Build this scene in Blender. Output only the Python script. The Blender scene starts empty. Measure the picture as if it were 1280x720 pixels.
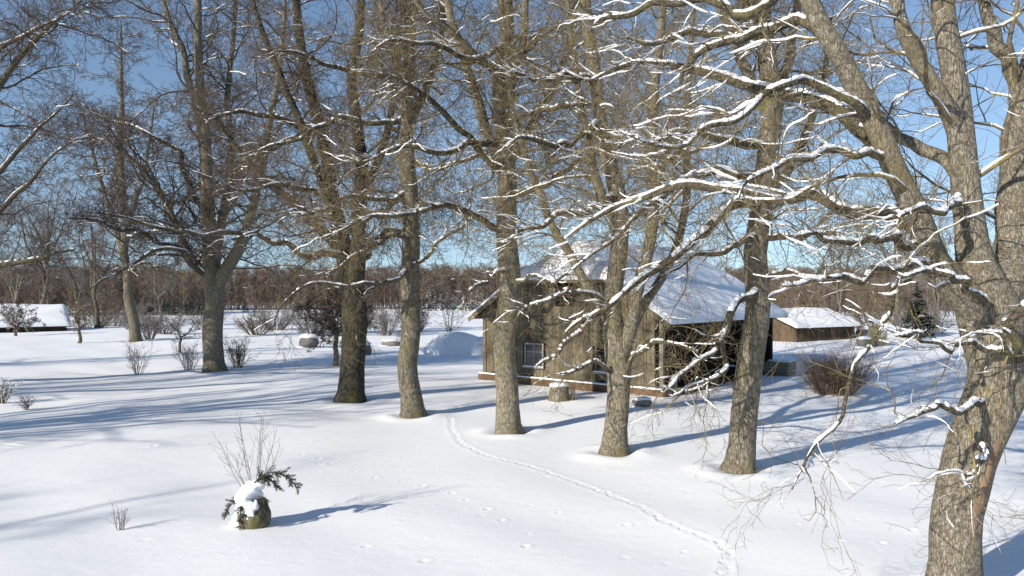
import bpy, math
import numpy as np
from mathutils import Vector
R_ = math.radians
F = 950.0; HC = 3.8; HY = 365.0
scene = bpy.context.scene
COL = scene.collection

# ------------------------------------------------------------------ materials
def new_mat(name):
    m = bpy.data.materials.new(name); m.use_nodes = True
    nt = m.node_tree; b = nt.nodes['Principled BSDF']
    return m, nt, b
def N(nt, t, **kw):
    n = nt.nodes.new(t)
    for k, v in kw.items(): setattr(n, k, v)
    return n
def ramp(nt, fac, stops):
    r = N(nt, 'ShaderNodeValToRGB')
    el = r.color_ramp.elements
    while len(el) < len(stops): el.new(0.5)
    for e, (p, c) in zip(el, stops):
        e.position = p; e.color = (*c, 1) if len(c) == 3 else c
    nt.links.new(fac, r.inputs[0]); return r.outputs[0]
def noise(nt, vec, scale, detail=4, rough=.6):
    n = N(nt, 'ShaderNodeTexNoise'); n.inputs['Scale'].default_value = scale
    n.inputs['Detail'].default_value = detail; n.inputs['Roughness'].default_value = rough
    if vec is not None: nt.links.new(vec, n.inputs['Vector'])
    return n.outputs['Fac']
def mapping(nt, vec, sc):
    m = N(nt, 'ShaderNodeMapping'); m.inputs['Scale'].default_value = sc
    nt.links.new(vec, m.inputs['Vector']); return m.outputs[0]
def mix(nt, f, a, b):
    m = N(nt, 'ShaderNodeMix', data_type='RGBA')
    if isinstance(f, float): m.inputs[0].default_value = f
    else: nt.links.new(f, m.inputs[0])
    for s, v in ((6, a), (7, b)):
        if isinstance(v, tuple): m.inputs[s].default_value = (*v, 1)
        else: nt.links.new(v, m.inputs[s])
    return m.outputs[2]
def bump(nt, b, h, strength, dist):
    n = N(nt, 'ShaderNodeBump'); n.inputs['Strength'].default_value = strength
    n.inputs['Distance'].default_value = dist
    nt.links.new(h, n.inputs['Height']); nt.links.new(n.outputs[0], b.inputs['Normal'])
def obj_co(nt): return N(nt, 'ShaderNodeTexCoord').outputs['Object']

def mat_snow(name, ground=False):
    m, nt, b = new_mat(name); co = obj_co(nt)
    n = noise(nt, co, .35 if ground else 6, 5)
    c = ramp(nt, n, [(.3, (.83, .845, .87)), (.7, (.87, .88, .895))])
    nt.links.new(c, b.inputs['Base Color'])
    b.inputs['Roughness'].default_value = .62; b.inputs['Specular IOR Level'].default_value = .25
    if ground:
        a = noise(nt, mapping(nt, co, (1, 1.6, 1)), 1.6, 8, .62)
        f = noise(nt, co, 26, 4, .6)
        mm = N(nt, 'ShaderNodeMath', operation='MULTIPLY_ADD'); nt.links.new(f, mm.inputs[0]); mm.inputs[1].default_value = .06
        nt.links.new(a, mm.inputs[2]); bump(nt, b, mm.outputs[0], .2, .07)
    else: bump(nt, b, noise(nt, co, 18, 5), .5, .03)
    return m
def mat_bark(name, lo, hi, lichen, moss, sc=1.0, dist=.03):
    m, nt, b = new_mat(name); co = obj_co(nt)
    st = mapping(nt, co, (12*sc, 12*sc, 1.5*sc))
    rid = noise(nt, st, 1.6, 8, .72)
    v = N(nt, 'ShaderNodeTexVoronoi', feature='DISTANCE_TO_EDGE'); v.inputs['Scale'].default_value = 1.7
    wob = N(nt, 'ShaderNodeVectorMath', operation='ADD'); nz = N(nt, 'ShaderNodeTexNoise'); nz.inputs['Scale'].default_value = 3
    nt.links.new(st, nz.inputs['Vector']); nt.links.new(st, wob.inputs[0]); nt.links.new(nz.outputs['Color'], wob.inputs[1])
    nt.links.new(wob.outputs[0], v.inputs['Vector'])
    crack = ramp(nt, v.outputs['Distance'], [(0, (0, 0, 0)), (.16, (1, 1, 1))])
    h = N(nt, 'ShaderNodeMath', operation='MULTIPLY_ADD'); nt.links.new(crack, h.inputs[0]); h.inputs[1].default_value = .55; nt.links.new(rid, h.inputs[2])
    c = ramp(nt, rid, [(.28, lo), (.66, hi)])
    c = mix(nt, crack, tuple(x*.6 for x in lo), c)
    lf = ramp(nt, noise(nt, co, 9*sc, 7, .75), [(.49, (0, 0, 0)), (.60, (.55, .55, .55))])
    c = mix(nt, lf, c, lichen)
    big = ramp(nt, noise(nt, co, 1.1, 5, .65), [(.52, (0, 0, 0)), (.66, (.8, .8, .8))])
    c = mix(nt, big, c, moss)
    nt.links.new(c, b.inputs['Base Color']); b.inputs['Roughness'].default_value = .92; b.inputs['Specular IOR Level'].default_value = .15
    bump(nt, b, h.outputs[0], .9, dist); return m
def mat_twig(name, base, lich, amt=.5, sc=4.5):
    m, nt, b = new_mat(name); co = obj_co(nt)
    f = ramp(nt, noise(nt, co, sc, 4, .6), [(amt, (0, 0, 0)), (amt+.12, (1, 1, 1))])
    g = ramp(nt, noise(nt, co, sc*7, 3, .6), [(.3, tuple(x*.7 for x in base)), (.7, tuple(x*1.25 for x in base))])
    c = mix(nt, f, g, lich)
    nt.links.new(c, b.inputs['Base Color']); b.inputs['Roughness'].default_value = .85; b.inputs['Specular IOR Level'].default_value = .2
    return m
def mat_wood(name, a, c2, c3, zs=.5, sc=6, island=True):
    m, nt, b = new_mat(name); co = obj_co(nt)
    n = noise(nt, mapping(nt, co, (sc*2, sc*2, zs)), 1.2, 8, .7)
    c = ramp(nt, n, [(.25, a), (.5, c2), (.75, c3)])
    if island:
        g = N(nt, 'ShaderNodeNewGeometry')
        r = ramp(nt, g.outputs['Random Per Island'], [(0, (.62, .62, .60)), (.5, (.9, .88, .84)), (1, (1.15, 1.12, 1.0))])
        mm = N(nt, 'ShaderNodeMix', data_type='RGBA', blend_type='MULTIPLY'); mm.inputs[0].default_value = 1
        nt.links.new(c, mm.inputs[6]); nt.links.new(r, mm.inputs[7]); c = mm.outputs[2]
    st = ramp(nt, noise(nt, co, .9, 5), [(.48, (0, 0, 0)), (.66, (.55, .55, .55))])
    c = mix(nt, st, c, tuple(x*.55 for x in a))
    nt.links.new(c, b.inputs['Base Color']); b.inputs['Roughness'].default_value = .9; b.inputs['Specular IOR Level'].default_value = .15
    bump(nt, b, n, .6, .012); return m
def mat_plain(name, col, rough=.7, **kw):
    m, nt, b = new_mat(name); co = obj_co(nt)
    c = ramp(nt, noise(nt, co, 5, 5), [(.3, tuple(x*.75 for x in col)), (.7, tuple(min(1, x*1.2) for x in col))])
    nt.links.new(c, b.inputs['Base Color']); b.inputs['Roughness'].default_value = rough
    for k, v in kw.items(): b.inputs[k].default_value = v
    return m
def mat_conifer(name, green, snowamt=.5):
    m, nt, b = new_mat(name); co = obj_co(nt)
    c = ramp(nt, noise(nt, co, 3, 5), [(.3, tuple(x*.6 for x in green)), (.7, tuple(x*1.4 for x in green))])
    g = N(nt, 'ShaderNodeNewGeometry'); s = N(nt, 'ShaderNodeSeparateXYZ'); nt.links.new(g.outputs['True Normal'], s.inputs[0])
    ab = N(nt, 'ShaderNodeMath', operation='ABSOLUTE'); nt.links.new(s.outputs[2], ab.inputs[0])
    k = N(nt, 'ShaderNodeMath', operation='MULTIPLY'); nt.links.new(ab.outputs[0], k.inputs[0]); nt.links.new(noise(nt, co, 2.3, 4), k.inputs[1])
    f = ramp(nt, k.outputs[0], [(snowamt*.62, (0, 0, 0)), (snowamt*.62+.06, (1, 1, 1))])
    nt.links.new(mix(nt, f, c, (.82, .84, .88)), b.inputs['Base Color']); b.inputs['Roughness'].default_value = .8
    return m

M = {}
M['snow'] = mat_snow('snow'); M['ground'] = mat_snow('snow_ground', True)
M['bark'] = mat_bark('bark', (.145, .123, .086), (.285, .25, .185), (.37, .345, .28), (.165, .15, .065), 1.25, .02)
M['bark_dark'] = mat_bark('bark_dark', (.11, .095, .068), (.23, .20, .148), (.30, .28, .225), (.13, .12, .05), 1.1, .022)
M['bark_black'] = mat_bark('bark_black', (.035, .03, .022), (.085, .075, .055), (.135, .125, .095), (.10, .095, .035), .9, .026)
M['bark_big'] = mat_bark('bark_big', (.155, .13, .095), (.30, .265, .20), (.40, .38, .325), (.20, .17, .085), 1.9, .018)
M['limb'] = mat_bark('limb_bark', (.06, .048, .032), (.15, .125, .085), (.30, .28, .22), (.19, .17, .07), 2.6, .014)
M['twig'] = mat_twig('twig', (.125, .095, .066), (.20, .17, .07), .54)
M['twig_moss'] = mat_twig('twig_mossy', (.135, .105, .07), (.235, .195, .07), .50)
M['twig_dark'] = mat_twig('twig_dark', (.105, .08, .062), (.16, .135, .07), .54)
M['twig_red'] = mat_twig('twig_red', (.21, .135, .09), (.23, .17, .09), .5)
M['twig_grey'] = mat_twig('twig_grey', (.17, .15, .14), (.22, .20, .18), .5)
M['forest'] = mat_twig('forest_twig', (.185, .142, .116), (.19, .16, .11), .52, .03)
M['spruce'] = mat_conifer('spruce', (.04, .055, .035), .62)
M['spruce_dark'] = mat_conifer('spruce_dark', (.02, .028, .022), .9)
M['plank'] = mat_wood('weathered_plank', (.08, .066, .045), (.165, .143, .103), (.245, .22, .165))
M['plank_dark_shade'] = mat_wood('dark_shaded_plank', (.022, .019, .016), (.045, .039, .032), (.07, .06, .05))  # darkened plank tone carries the shade of the cabin's open side; also dark boards
M['log'] = mat_wood('sill_log', (.075, .045, .028), (.15, .095, .055), (.22, .155, .095), 3, 1.2, False)
M['post'] = mat_wood('post_wood', (.16, .14, .11), (.27, .25, .20), (.36, .33, .28))
M['white'] = mat_plain('old_white_paint', (.24, .24, .22), .6)
M['glass'] = mat_plain('window_glass', (.02, .025, .03), .06, **{'Specular IOR Level': .8})
M['brown_plank'] = mat_wood('brown_plank', (.055, .038, .026), (.11, .08, .055), (.16, .125, .09))
M['stone'] = mat_plain('stone', (.16, .15, .14), .9)
M['urn'] = mat_bark('urn', (.09, .08, .05), (.26, .235, .17), (.34, .32, .25), (.17, .16, .06), 2, .01)
M['needle'] = mat_plain('needles', (.045, .05, .028), .7)
M['rot'] = mat_wood('bare_wood', (.11, .07, .045), (.21, .145, .095), (.31, .24, .17), .6, 5, False)

# ------------------------------------------------------------------ mesh helpers
def unit(v): return v/np.maximum(np.linalg.norm(v, axis=-1, keepdims=True), 1e-9)
def mesh_from(V, Q, name, smooth=True):
    me = bpy.data.meshes.new(name)
    V = np.ascontiguousarray(V, np.float32); Q = np.ascontiguousarray(Q, np.int32)
    me.vertices.add(len(V)); me.vertices.foreach_set('co', V.ravel())
    me.loops.add(Q.size); me.loops.foreach_set('vertex_index', Q.ravel())
    k = Q.shape[1]
    me.polygons.add(len(Q)); me.polygons.foreach_set('loop_start', np.arange(0, Q.size, k, dtype=np.int32))
    me.polygons.foreach_set('use_smooth', np.full(len(Q), smooth)); me.update(calc_edges=True)
    return me
def link(name, me, mat, parent=None, loc=None):
    o = bpy.data.objects.new(name, me); COL.objects.link(o)
    if mat is not None: me.materials.append(mat)
    if parent is not None: o.parent = parent
    if loc is not None: o.location = loc
    return o
def tag(o, label=None, cat=None, group=None, kind=None):
    for k, v in (('label', label), ('category', cat), ('group', group), ('kind', kind)):
        if v: o[k] = v
    return o
def empty(name, loc, label=None, cat=None, group=None, rz=0):
    o = bpy.data.objects.new(name, None); COL.objects.link(o); o.location = loc; o.rotation_euler.z = rz
    o.empty_display_size = .3
    return tag(o, label, cat, group)
def rings(C, A, B, ra, rb, sides, phase=0):
    a = np.arange(sides)/sides*2*np.pi + phase
    ca, sa = np.cos(a), np.sin(a)
    return C[:, :, None, :] + A[:, :, None, :]*(ra[:, :, None]*ca)[..., None] + B[:, :, None, :]*(rb[:, :, None]*sa)[..., None]
def tangents(P):
    T = np.empty_like(P); T[:, 1:-1] = P[:, 2:]-P[:, :-2]; T[:, 0] = P[:, 1]-P[:, 0]; T[:, -1] = P[:, -1]-P[:, -2]
    return unit(T)
def tube_geo(V4):
    B, n, s, _ = V4.shape
    idx = np.arange(B*n*s).reshape(B, n, s)
    a = idx[:, :-1, :]; b = idx[:, 1:, :]
    Q = np.stack([a, np.roll(a, -1, 2), np.roll(b, -1, 2), b], -1).reshape(-1, 4)
    return V4.reshape(-1, 3), Q
class Geo:
    def __init__(s): s.V = []; s.Q = []; s.n = 0
    def add(s, V, Q):
        if len(V) == 0: return
        s.V.append(V); s.Q.append(Q+s.n); s.n += len(V)
    def tubes(s, P, R, sides, rng, rough=0, flare=None):
        T = tangents(P); ref = unit(rng.normal(size=(len(P), 1, 3))); 
        if sides >= 12: ref = np.tile(np.array([[[1., .2, 0]]]), (len(P), 1, 1))
        m = unit(P[:, -1]-P[:, 0])[:, None]
        ref = unit(ref-(ref*m).sum(-1, keepdims=True)*m)
        A = unit(ref-(ref*T).sum(-1, keepdims=True)*T); Bv = np.cross(T, A)
        V = rings(P, A, Bv, R, R, sides)
        if rough:
            D = V-P[:, :, None, :]
            L = np.cumsum(np.linalg.norm(np.diff(P, axis=1, prepend=P[:, :1]), axis=-1), 1)[:, :, None]
            a = (np.arange(sides)/sides*2*np.pi)[None, None]
            k = 0
            for f in ((2, .9), (3, 1.7), (5, 2.9), (8, 4.3), (11, 7)):
                ph = rng.uniform(0, 6.28, 2)
                k = k+np.sin(f[0]*a+ph[0]+1.3*np.sin(f[1]*L+ph[1]))/f[0]**.6*np.cos(f[1]*L*.7+ph[0])
            k = 1+rough*k
            if flare:
                lob = 1+.35*np.sin(5*a+rng.uniform(0, 6))+.2*np.sin(3*a+rng.uniform(0, 6))
                k = k+flare*np.exp(-L/.20)*lob
            V = P[:, :, None, :]+D*k[..., None]
        s.add(*tube_geo(V))
    def snow(s, P, R, sides, rng, amt, thick=1.0, rmin=0, maxflat=.86, rag=.25):
        T = tangents(P); B, n, _ = P.shape
        flat = np.clip((maxflat-np.abs(T[..., 2]))/.28, 0, 1)
        k = max(3, n//2+1)
        nz = rng.uniform(0, 1, (B, k)); x = np.linspace(0, k-1, n); i = np.minimum(x.astype(int), k-2); f = x-i
        nz = nz[:, i]*(1-f)+nz[:, i+1]*f + rng.uniform(-.12, .12, (B, n))
        w = flat*np.clip((amt-nz)*5+.2, 0, 1); w = w*np.clip(R/np.maximum(rmin, 1e-6), 0, 1) if rmin else w
        keep = w.max(1) > .15
        P, R, T, w = P[keep], R[keep], T[keep], w[keep]
        if len(P) == 0: return
        Z = np.array([0, 0, 1.]); A = unit(np.cross(T, Z)+1e-6); U = np.cross(A, T)
        ll = R*.93*w+.001; hh = (R*.30+.013*thick*np.minimum(1, R/.012)**.6)*w+.0005
        hh = hh*(1+rag*rng.uniform(-1, 1, hh.shape)); ll = ll*(1+.35*rag*rng.uniform(-1, .6, hh.shape))
        C = P+Z*(R*.80*w)[..., None]
        s.add(*tube_geo(rings(C, A, U, ll, hh, sides, .3)))
    def mesh(s, name, off=(0, 0, 0), smooth=True):
        return mesh_from(np.concatenate(s.V)-np.array(off), np.concatenate(s.Q), name, smooth)

def grow(rng, P, R, k, tmin, tmax, ang, L, n, jit, trop, rfac, taper=.25, zbias=.7, rmax=1, updir=0):
    """k children per parent polyline; L=(lo,hi) child length in m (array or scalar)"""
    B, m, _ = P.shape
    kk = np.full(B, k) if np.isscalar(k) else np.asarray(k)
    idx = np.repeat(np.arange(B), kk); c = len(idx)
    if c == 0: return np.zeros((0, n, 3)), np.zeros((0, n)), idx
    pos = np.concatenate([(np.arange(q)+rng.uniform(0, 1, q))/max(q, 1) for q in kk])
    t = tmin+(tmax-tmin)*pos
    x = t*(m-1); i = np.minimum(x.astype(int), m-2); f = (x-i)[:, None]
    p0 = P[idx, i]*(1-f)+P[idx, i+1]*f; T = unit(P[idx, i+1]-P[idx, i]); r0 = R[idx, i]*(1-f[:, 0])+R[idx, i+1]*f[:, 0]
    rnd = rng.normal(size=(c, 3)); rnd[:, 2] *= zbias
    perp = unit(rnd-(rnd*T).sum(1, keepdims=True)*T)
    a = np.radians(rng.uniform(ang[0], ang[1], c))[:, None]
    d = np.cos(a)*T+np.sin(a)*perp; d[:, 2] += updir; d = unit(d)
    ln = rng.uniform(L[0], L[1], c)*(1.12-.62*t)
    rr = np.minimum(r0*.75, ln*rfac); rr = np.minimum(rr, rmax)
    step = ln/(n-1); out = np.empty((c, n, 3)); out[:, 0] = p0
    for j in range(1, n):
        out[:, j] = out[:, j-1]+d*step[:, None]
        d = unit(d+jit*rng.normal(size=(c, 3))+np.array([0, 0, trop if np.isscalar(trop) else trop[j-1]]))
    rad = rr[:, None]*np.linspace(1, taper, n)[None]
    return out, rad, idx
def ok(P, R, far=5.0):
    """keep growth clear of the viewpoint and the ground"""
    dd = np.linalg.norm(P-np.array([0, 0, HC]), axis=-1).min(1)
    infront = (P[..., 1].min(1) < 3.5) & (np.abs(P[..., 0]).min(1) < 5) 
    m = (dd > far) & ~infront & (P[..., 2].min(1) > .35)
    return P[m], R[m]
def resample(pts, rad, n, rng, wob=.0, kink=0):
    pts = np.array(pts, float); rad = np.array(rad, float)
    seg = np.linalg.norm(np.diff(pts, axis=0), axis=1); s = np.concatenate([[0], np.cumsum(seg)])
    x = np.linspace(0, s[-1], n); out = np.empty((n, 3))
    ext = np.vstack([2*pts[0]-pts[1], pts, 2*pts[-1]-pts[-2]])
    i = np.clip(np.searchsorted(s, x, 'right')-1, 0, len(pts)-2); t = ((x-s[i])/np.maximum(seg[i], 1e-6))[:, None]
    p0, p1, p2, p3 = ext[i], ext[i+1], ext[i+2], ext[i+3]
    out = .5*((2*p1)+(-p0+p2)*t+(2*p0-5*p1+4*p2-p3)*t**2+(-p0+3*p1-3*p2+p3)*t**3)
    r = np.interp(x, s, rad)
    if wob:
        k = max(4, n//3); z = rng.normal(size=(k, 3)); xx = np.linspace(0, k-1, n); ii = np.minimum(xx.astype(int), k-2); ff = (xx-ii)[:, None]
        z = z[ii]*(1-ff)+z[ii+1]*ff; fade = np.minimum(1, np.arange(n)/4)[:, None]
        out += z*(r[:, None]*wob)*fade
    if kink:
        k = max(5, n//3); z = rng.normal(size=(k, 3)); xx = np.linspace(0, k-1, n); ii = np.minimum(xx.astype(int), k-2); ff = (xx-ii)[:, None]
        z = z[ii]*(1-ff)+z[ii+1]*ff; out += z*kink*np.minimum(1, np.arange(n)/5)[:, None]
    return out, r

# ------------------------------------------------------------------ terrain
def sst(a, b, x): t = np.clip((x-a)/(b-a), 0, 1); return t*t*(3-2*t)
BASES = []
def gz(x, y):
    x = np.asarray(x, float); y = np.asarray(y, float)
    z = -3.2*sst(55, 250, y) + .07*np.sin(x*.33+1.1*np.sin(y*.21))*np.cos(y*.27+.6)*np.minimum(1, np.abs(y)/10)
    z = z + .55*np.sin(x*.021+2)*np.sin(y*.026+.5)*sst(45, 120, y)
    z = z + .45*sst(13, 30, x)*sst(24, 45, y)*(1-sst(60, 120, y))
    z = z + .025*np.sin(x*1.3+2*np.sin(y*.5))*np.sin(y*.9+x*.2)
    return z
def at(px, d, py=None, z=None):
    x = (px-640)/F*d
    return np.array([x, d, HC+(HY-py)/F*d if py is not None else (float(gz(x, d)) if z is None else z)])
def gd(px, py):
    """ground point seen at a pixel"""
    d = HC*F/(py-HY)
    for _ in range(12):
        x = (px-640)/F*d; d = (HC-float(gz(x, d)))*F/(py-HY)
    return (px-640)/F*d, d

# ------------------------------------------------------------------ hero trees
def hero(name, label, cat, px, py, d, stems, limbs=(), seed=1, k1=14, snow=.5, dens=1.0, bark='bark', twig='twig', l1=(2.2, 5), lowz=3.0, group=None, l1tilt=.15, tw=1.0, tdens=1.0, ldens=1.0, ls=1.0, zcut=4.3, keep=.48, scar=False):
    rng = np.random.default_rng(seed)
    def low(P, R):
        m = (P[..., 2].min(1) > zcut) | (rng.uniform(size=len(P)) < keep)
        return P[m], R[m]
    bx, by = (px-640)/F*d, d; base = np.array([bx, by, float(gz(bx, by))-.05])
    BASES.append((bx, by, stems[0][0][3]/F*d))
    root = empty(name, base, label, cat, group)
    S = []
    for j, st in enumerate(stems):
        pts = []; rad = []
        for q in st:
            dd = q[2]; dep = d+dd
            pts.append([(q[0]-640)/F*dep, dep, HC+(HY-q[1])/F*dep]); rad.append(q[3]/F*dep*.93)
        if j == 0: pts[0][2] = base[2]-.15
        else: pts[0] = snap(pts[0], S)
        P, R = resample(pts, rad, 46, rng, .22)
        if j == 0: P[0] = pts[0]
        S.append((P, R))
        g = Geo(); big = R.max() > .12
        g.tubes(P[None], R[None], 28 if j == 0 else 14, rng, .05 if big else .07, .27 if j == 0 else None)
        link('trunk' if j == 0 else 'limb', g.mesh('trunk', base), M[bark], root)
    LB = []
    if scar:
        P0, R0 = S[0]; m_ = (P0[:, 2] > .35) & (P0[:, 2] < 2.6); Pz, Rz = P0[m_], R0[m_]
        Pz, Rz = resample(Pz, Rz, 24, rng); g = Geo(); off = np.stack([.22*Rz, -.76*Rz, 0*Rz], 1)
        g.tubes((Pz+off)[None], ((np.sin(np.linspace(.15, 3, 24))*.095+.008)*rng.uniform(.85, 1.1, 24))[None], 16, rng, .12); link('bare_wood', g.mesh('scar', base), M['rot'], root)
        g = Geo(); g.tubes((Pz+off*1.0+np.array([-.055, -.018, 0]))[None], (np.sin(np.linspace(.15, 3, 24))*.022+.004)[None], 8, rng, .1); link('bark_lip', g.mesh('lip', base), M[bark], root)
    for lb in limbs:
        pts = []; rad = []
        n_ = len(lb); 
        for q in lb:
            dep = d+q[2]; pts.append([(q[0]-640)/F*dep, dep, HC+(HY-q[1])/F*dep]); rad.append(q[3]/F*dep*(.86 if d < 12 else .95))
        pts[0] = snap(pts[0], S+LB)
        P, R = resample(pts, rad, 36, rng, .5, .030+.0004*d)
        LB.append((P, R)); g = Geo(); g.tubes(P[None], R[None], 9, rng, .07)
        link('limb', g.mesh('limb', base), M['limb'], root)
    crown = Geo(); sn = Geo(); snb = Geo()
    SP = np.stack([s[0] for s in S]); SR = np.stack([s[1] for s in S])
    # first-order branches off the stems
    P1s = []; R1s = []
    for (P, R) in S:
        L = np.linalg.norm(P[-1]-P[0]); z = P[:, 2]; i0 = np.argmax(z > lowz) if (z > lowz).any() else 0
        t0 = i0/45.
        k = int(1.7*k1*(L*(1-t0))/14*dens+1)
        p, r, _ = grow(rng, P[None], R[None], k, max(t0, .05), .98, (45, 85), l1, 13, .21, [0, -.02, -.03, -.02, 0, 0, .02, .03, .04, .04, .04, .03], .0125, .22, .5, .085, l1tilt)
        P1s.append(p); R1s.append(r)
    if LB:
        P = np.stack([a for a, _ in LB]); R = np.stack([b for _, b in LB])
        ll = np.linalg.norm(np.diff(P, axis=1), axis=-1).sum(1)
        p, r, _ = grow(rng, P, R, np.maximum(4, (ll*2.4*ldens).astype(int)), .18, .97, (30, 70), (.9*ls, 2.5*ls), 13, .22, .0, .011, .22, .8, .03)
        P1s.append(p); R1s.append(r)
    for (P_, R_q) in S+LB:
        p, r, _ = grow(rng, P_[None], R_q[None], int(9*ldens+1), .72, 1, (12, 48), (.9*ls, 2.4*ls), 13, .2, .01, .010, .22, .8, .03); P1s.append(p); R1s.append(r)
    P1 = np.concatenate(P1s); R1 = np.concatenate(R1s); P1, R1 = low(*ok(P1, R1))
    # thin out what is above the picture
    def vis(P): 
        y = np.maximum(P[:, 0, 1], 1); return (HY-(P[:, 0, 2]-HC)/y*F > -160) | False
    l1len = np.linalg.norm(np.diff(P1, axis=1), axis=-1).sum(1)
    v = vis(P1); k2 = np.maximum(3, (l1len*np.where(v, 4.0, 2.2)*dens)).astype(int)
    P2, R2, _ = grow(rng, P1, R1, k2, .12, 1, (28, 68), (.6, 1.9), 8, .27, .012, .0095, .3, .75, .022); P2, R2 = low(*ok(P2, R2))
    if LB:
        p, r, _ = grow(rng, P, R, np.maximum(3, (ll*3*ldens).astype(int)), .15, 1, (35, 80), (.4, 1.2), 8, .27, 0, .0095, .3, .9, .016)
        p, r = low(*ok(p, r)); P2 = np.concatenate([P2, p]); R2 = np.concatenate([R2, r])
    v = vis(P2); l2 = np.linalg.norm(np.diff(P2, axis=1), axis=-1).sum(1)
    k3 = np.maximum(2, l2*np.where(v, 6.9, 3)*dens*tdens).astype(int)
    P3, R3, _ = grow(rng, P2, R2, k3, .08, 1, (25, 65), (.22, .75), 5, .26, .03, .0085, .45, .85, .0065); P3, R3 = ok(P3, R3)
    R3 = np.maximum(R3, .00021*d)
    v = vis(P3); k4 = np.where(v, rng.choice([0, 1, 2, 3], len(P3)), rng.choice([0, 1], len(P3)))
    P4, R4, _ = grow(rng, P3, R3, k4, .2, 1, (25, 60), (.08, .3), 3, .2, .05, .01, .6, .9, .004)
    R4 = np.maximum(R4, .00015*d)
    crown.tubes(P1, R1, 6, rng); crown.tubes(P2, R2, 4, rng); crown.tubes(P3, R3, 3, rng); crown.tubes(P4, R4, 3, rng)
    link('crown', crown.mesh('crown', base), M[twig], root)
    # snow lying on the boughs
    for (P, R) in S: sn.snow(P[None], R[None]*.92, 8, rng, snow*.8, 1.6, 0, .62)
    for (P, R) in LB:
        n2 = 100; Pq, Rq = resample(P, R, n2, rng); sn.snow(Pq[None], Rq[None], 8, rng, snow+.30, 1.1+.5*snow, 0, .93, .42)
    sn.snow(P1, R1, 6, rng, snow+.08, 1.4); sn.snow(P2, R2, 4, rng, min(snow, .55), 1.1, .0115 if d < 25 else .014)
    m = rng.uniform(size=len(P3)) < (.3 if d < 25 else .05); sn.snow(P3[m], R3[m], 3, rng, min(snow, .5)-.28, .9)
    link('snow', sn.mesh('snow', base), M['snow'], root)
    return root

def snap(p, L):
    A = np.concatenate([q[0] for q in L]); d = np.linalg.norm(A-np.array(p), axis=1); i = d.argmin()
    return list(A[i]) if d[i] < 1.2 else p
def s_(*a): return [(*q[:2], q[2], q[3]) if len(q) == 4 else (q[0], q[1], 0, q[2]) for q in a]

# trunk base colours of the row, from the far end to the near one
hero('deciduous_tree', 'large bare tree with a long low bough, its forked trunk standing among low shrubs', 'tree', 268, 464, 36.5,
 [s_((268,466,0,14),(267,430,0,13),(267,390,0,13),(268,345,0,13),(263,310,0,10),(259,270,.2,9),(257,220,.3,8),(256,160,.4,8),(251,90,.4,6),(247,20,.2,5),(240,-90,0,3),(236,-190,0,1)),
  s_((268,362,0,9),(280,340,-.2,9),(297,312,-.5,8),(309,285,-.7,7),(318,250,-.9,6),(328,200,-1.2,5.5),(336,150,-1.5,5),(350,80,-1.7,3.5),(356,-20,-2,2),(360,-110,-2,1)),
  s_((256,165,.4,6),(240,115,.8,5),(226,60,1,4),(205,5,1.2,3),(190,-80,1.4,1)),
  s_((268,345,.3,7),(275,290,1,6),(283,245,1.5,5),(290,190,2,4.5),(284,120,2.3,4),(292,30,2.5,3),(300,-90,2.5,1)),
  s_((262,345,0,6),(246,330,.5,5.5),(228,300,1,5),(210,262,1.5,4.5),(195,235,2,4),(170,205,2.6,3),(140,180,3,2),(110,170,3.5,1))],
 [s_((264,350,0,5.5),(245,333,-.5,4.5),(226,315,-1.2,4),(205,303,-2,3.5),(175,290,-2.6,3),(140,283,-3.2,2.2),(105,272,-3.6,1.5),(85,272,-4,.8)),
  s_((310,292,-1,3.5),(280,291,-1.5,3.5),(255,292,-2,3.2),(228,291,-2.5,3),(198,284,-3,2.6),(165,274,-3.3,2),(128,266,-3.6,1.5),(98,266,-3.8,.8)),
  s_((254,345,-1.2,3.5),(228,315,-2.5,3),(205,311,-3,2.8),(180,322,-3.5,2.5),(158,334,-3.8,2),(135,348,-4,1.5),(112,362,-4.2,.8)),
  s_((258,262,0,4),(240,240,.5,3.5),(225,195,1,3),(205,178,1.3,2.6),(170,160,1.6,2.2),(130,150,2,1.4),(100,128,2.2,.8)),
  s_((262,245,0,3.2),(300,215,-.6,3),(340,190,-1,2.4),(372,170,-1.5,1.6),(395,150,-2,.9))],
 seed=11, k1=26, snow=.5, twig='twig_dark', l1=(2.6, 6), lowz=4.5, bark='bark', dens=.95, tw=1.35, tdens=.62)
hero('deciduous_tree', 'distant leaning bare tree with a slim brown trunk, between two thin snowy saplings', 'tree', 168, 422, 58,
 [s_((170,424,0,8),(166,400,0,6.5),(161,365,0,6),(157,325,0,5.5),(155,280,0,5),(153,235,0,4.5),(150,180,0,4),(152,125,0,3),(150,70,0,2),(150,25,0,.8)),
  s_((157,318,0,4),(146,290,.5,3.5),(137,262,1,3),(125,225,1.5,2.5),(112,180,2,2),(102,140,2.2,1)),
  s_((154,290,0,3.5),(166,262,-.5,3),(178,225,-1,2.6),(186,180,-1.5,2),(192,130,-1.8,1))],
 [s_((158,300,0,2.4),(180,290,-.4,2),(205,288,-.8,1.5),(225,280,-1,.8)), s_((160,340,0,2),(180,330,-.4,1.7),(198,334,-.8,1.2))],
 seed=12, k1=20, snow=.45, twig='twig_dark', l1=(2.5, 6), lowz=5, bark='bark_dark', tw=2.0, dens=.9)
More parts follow.
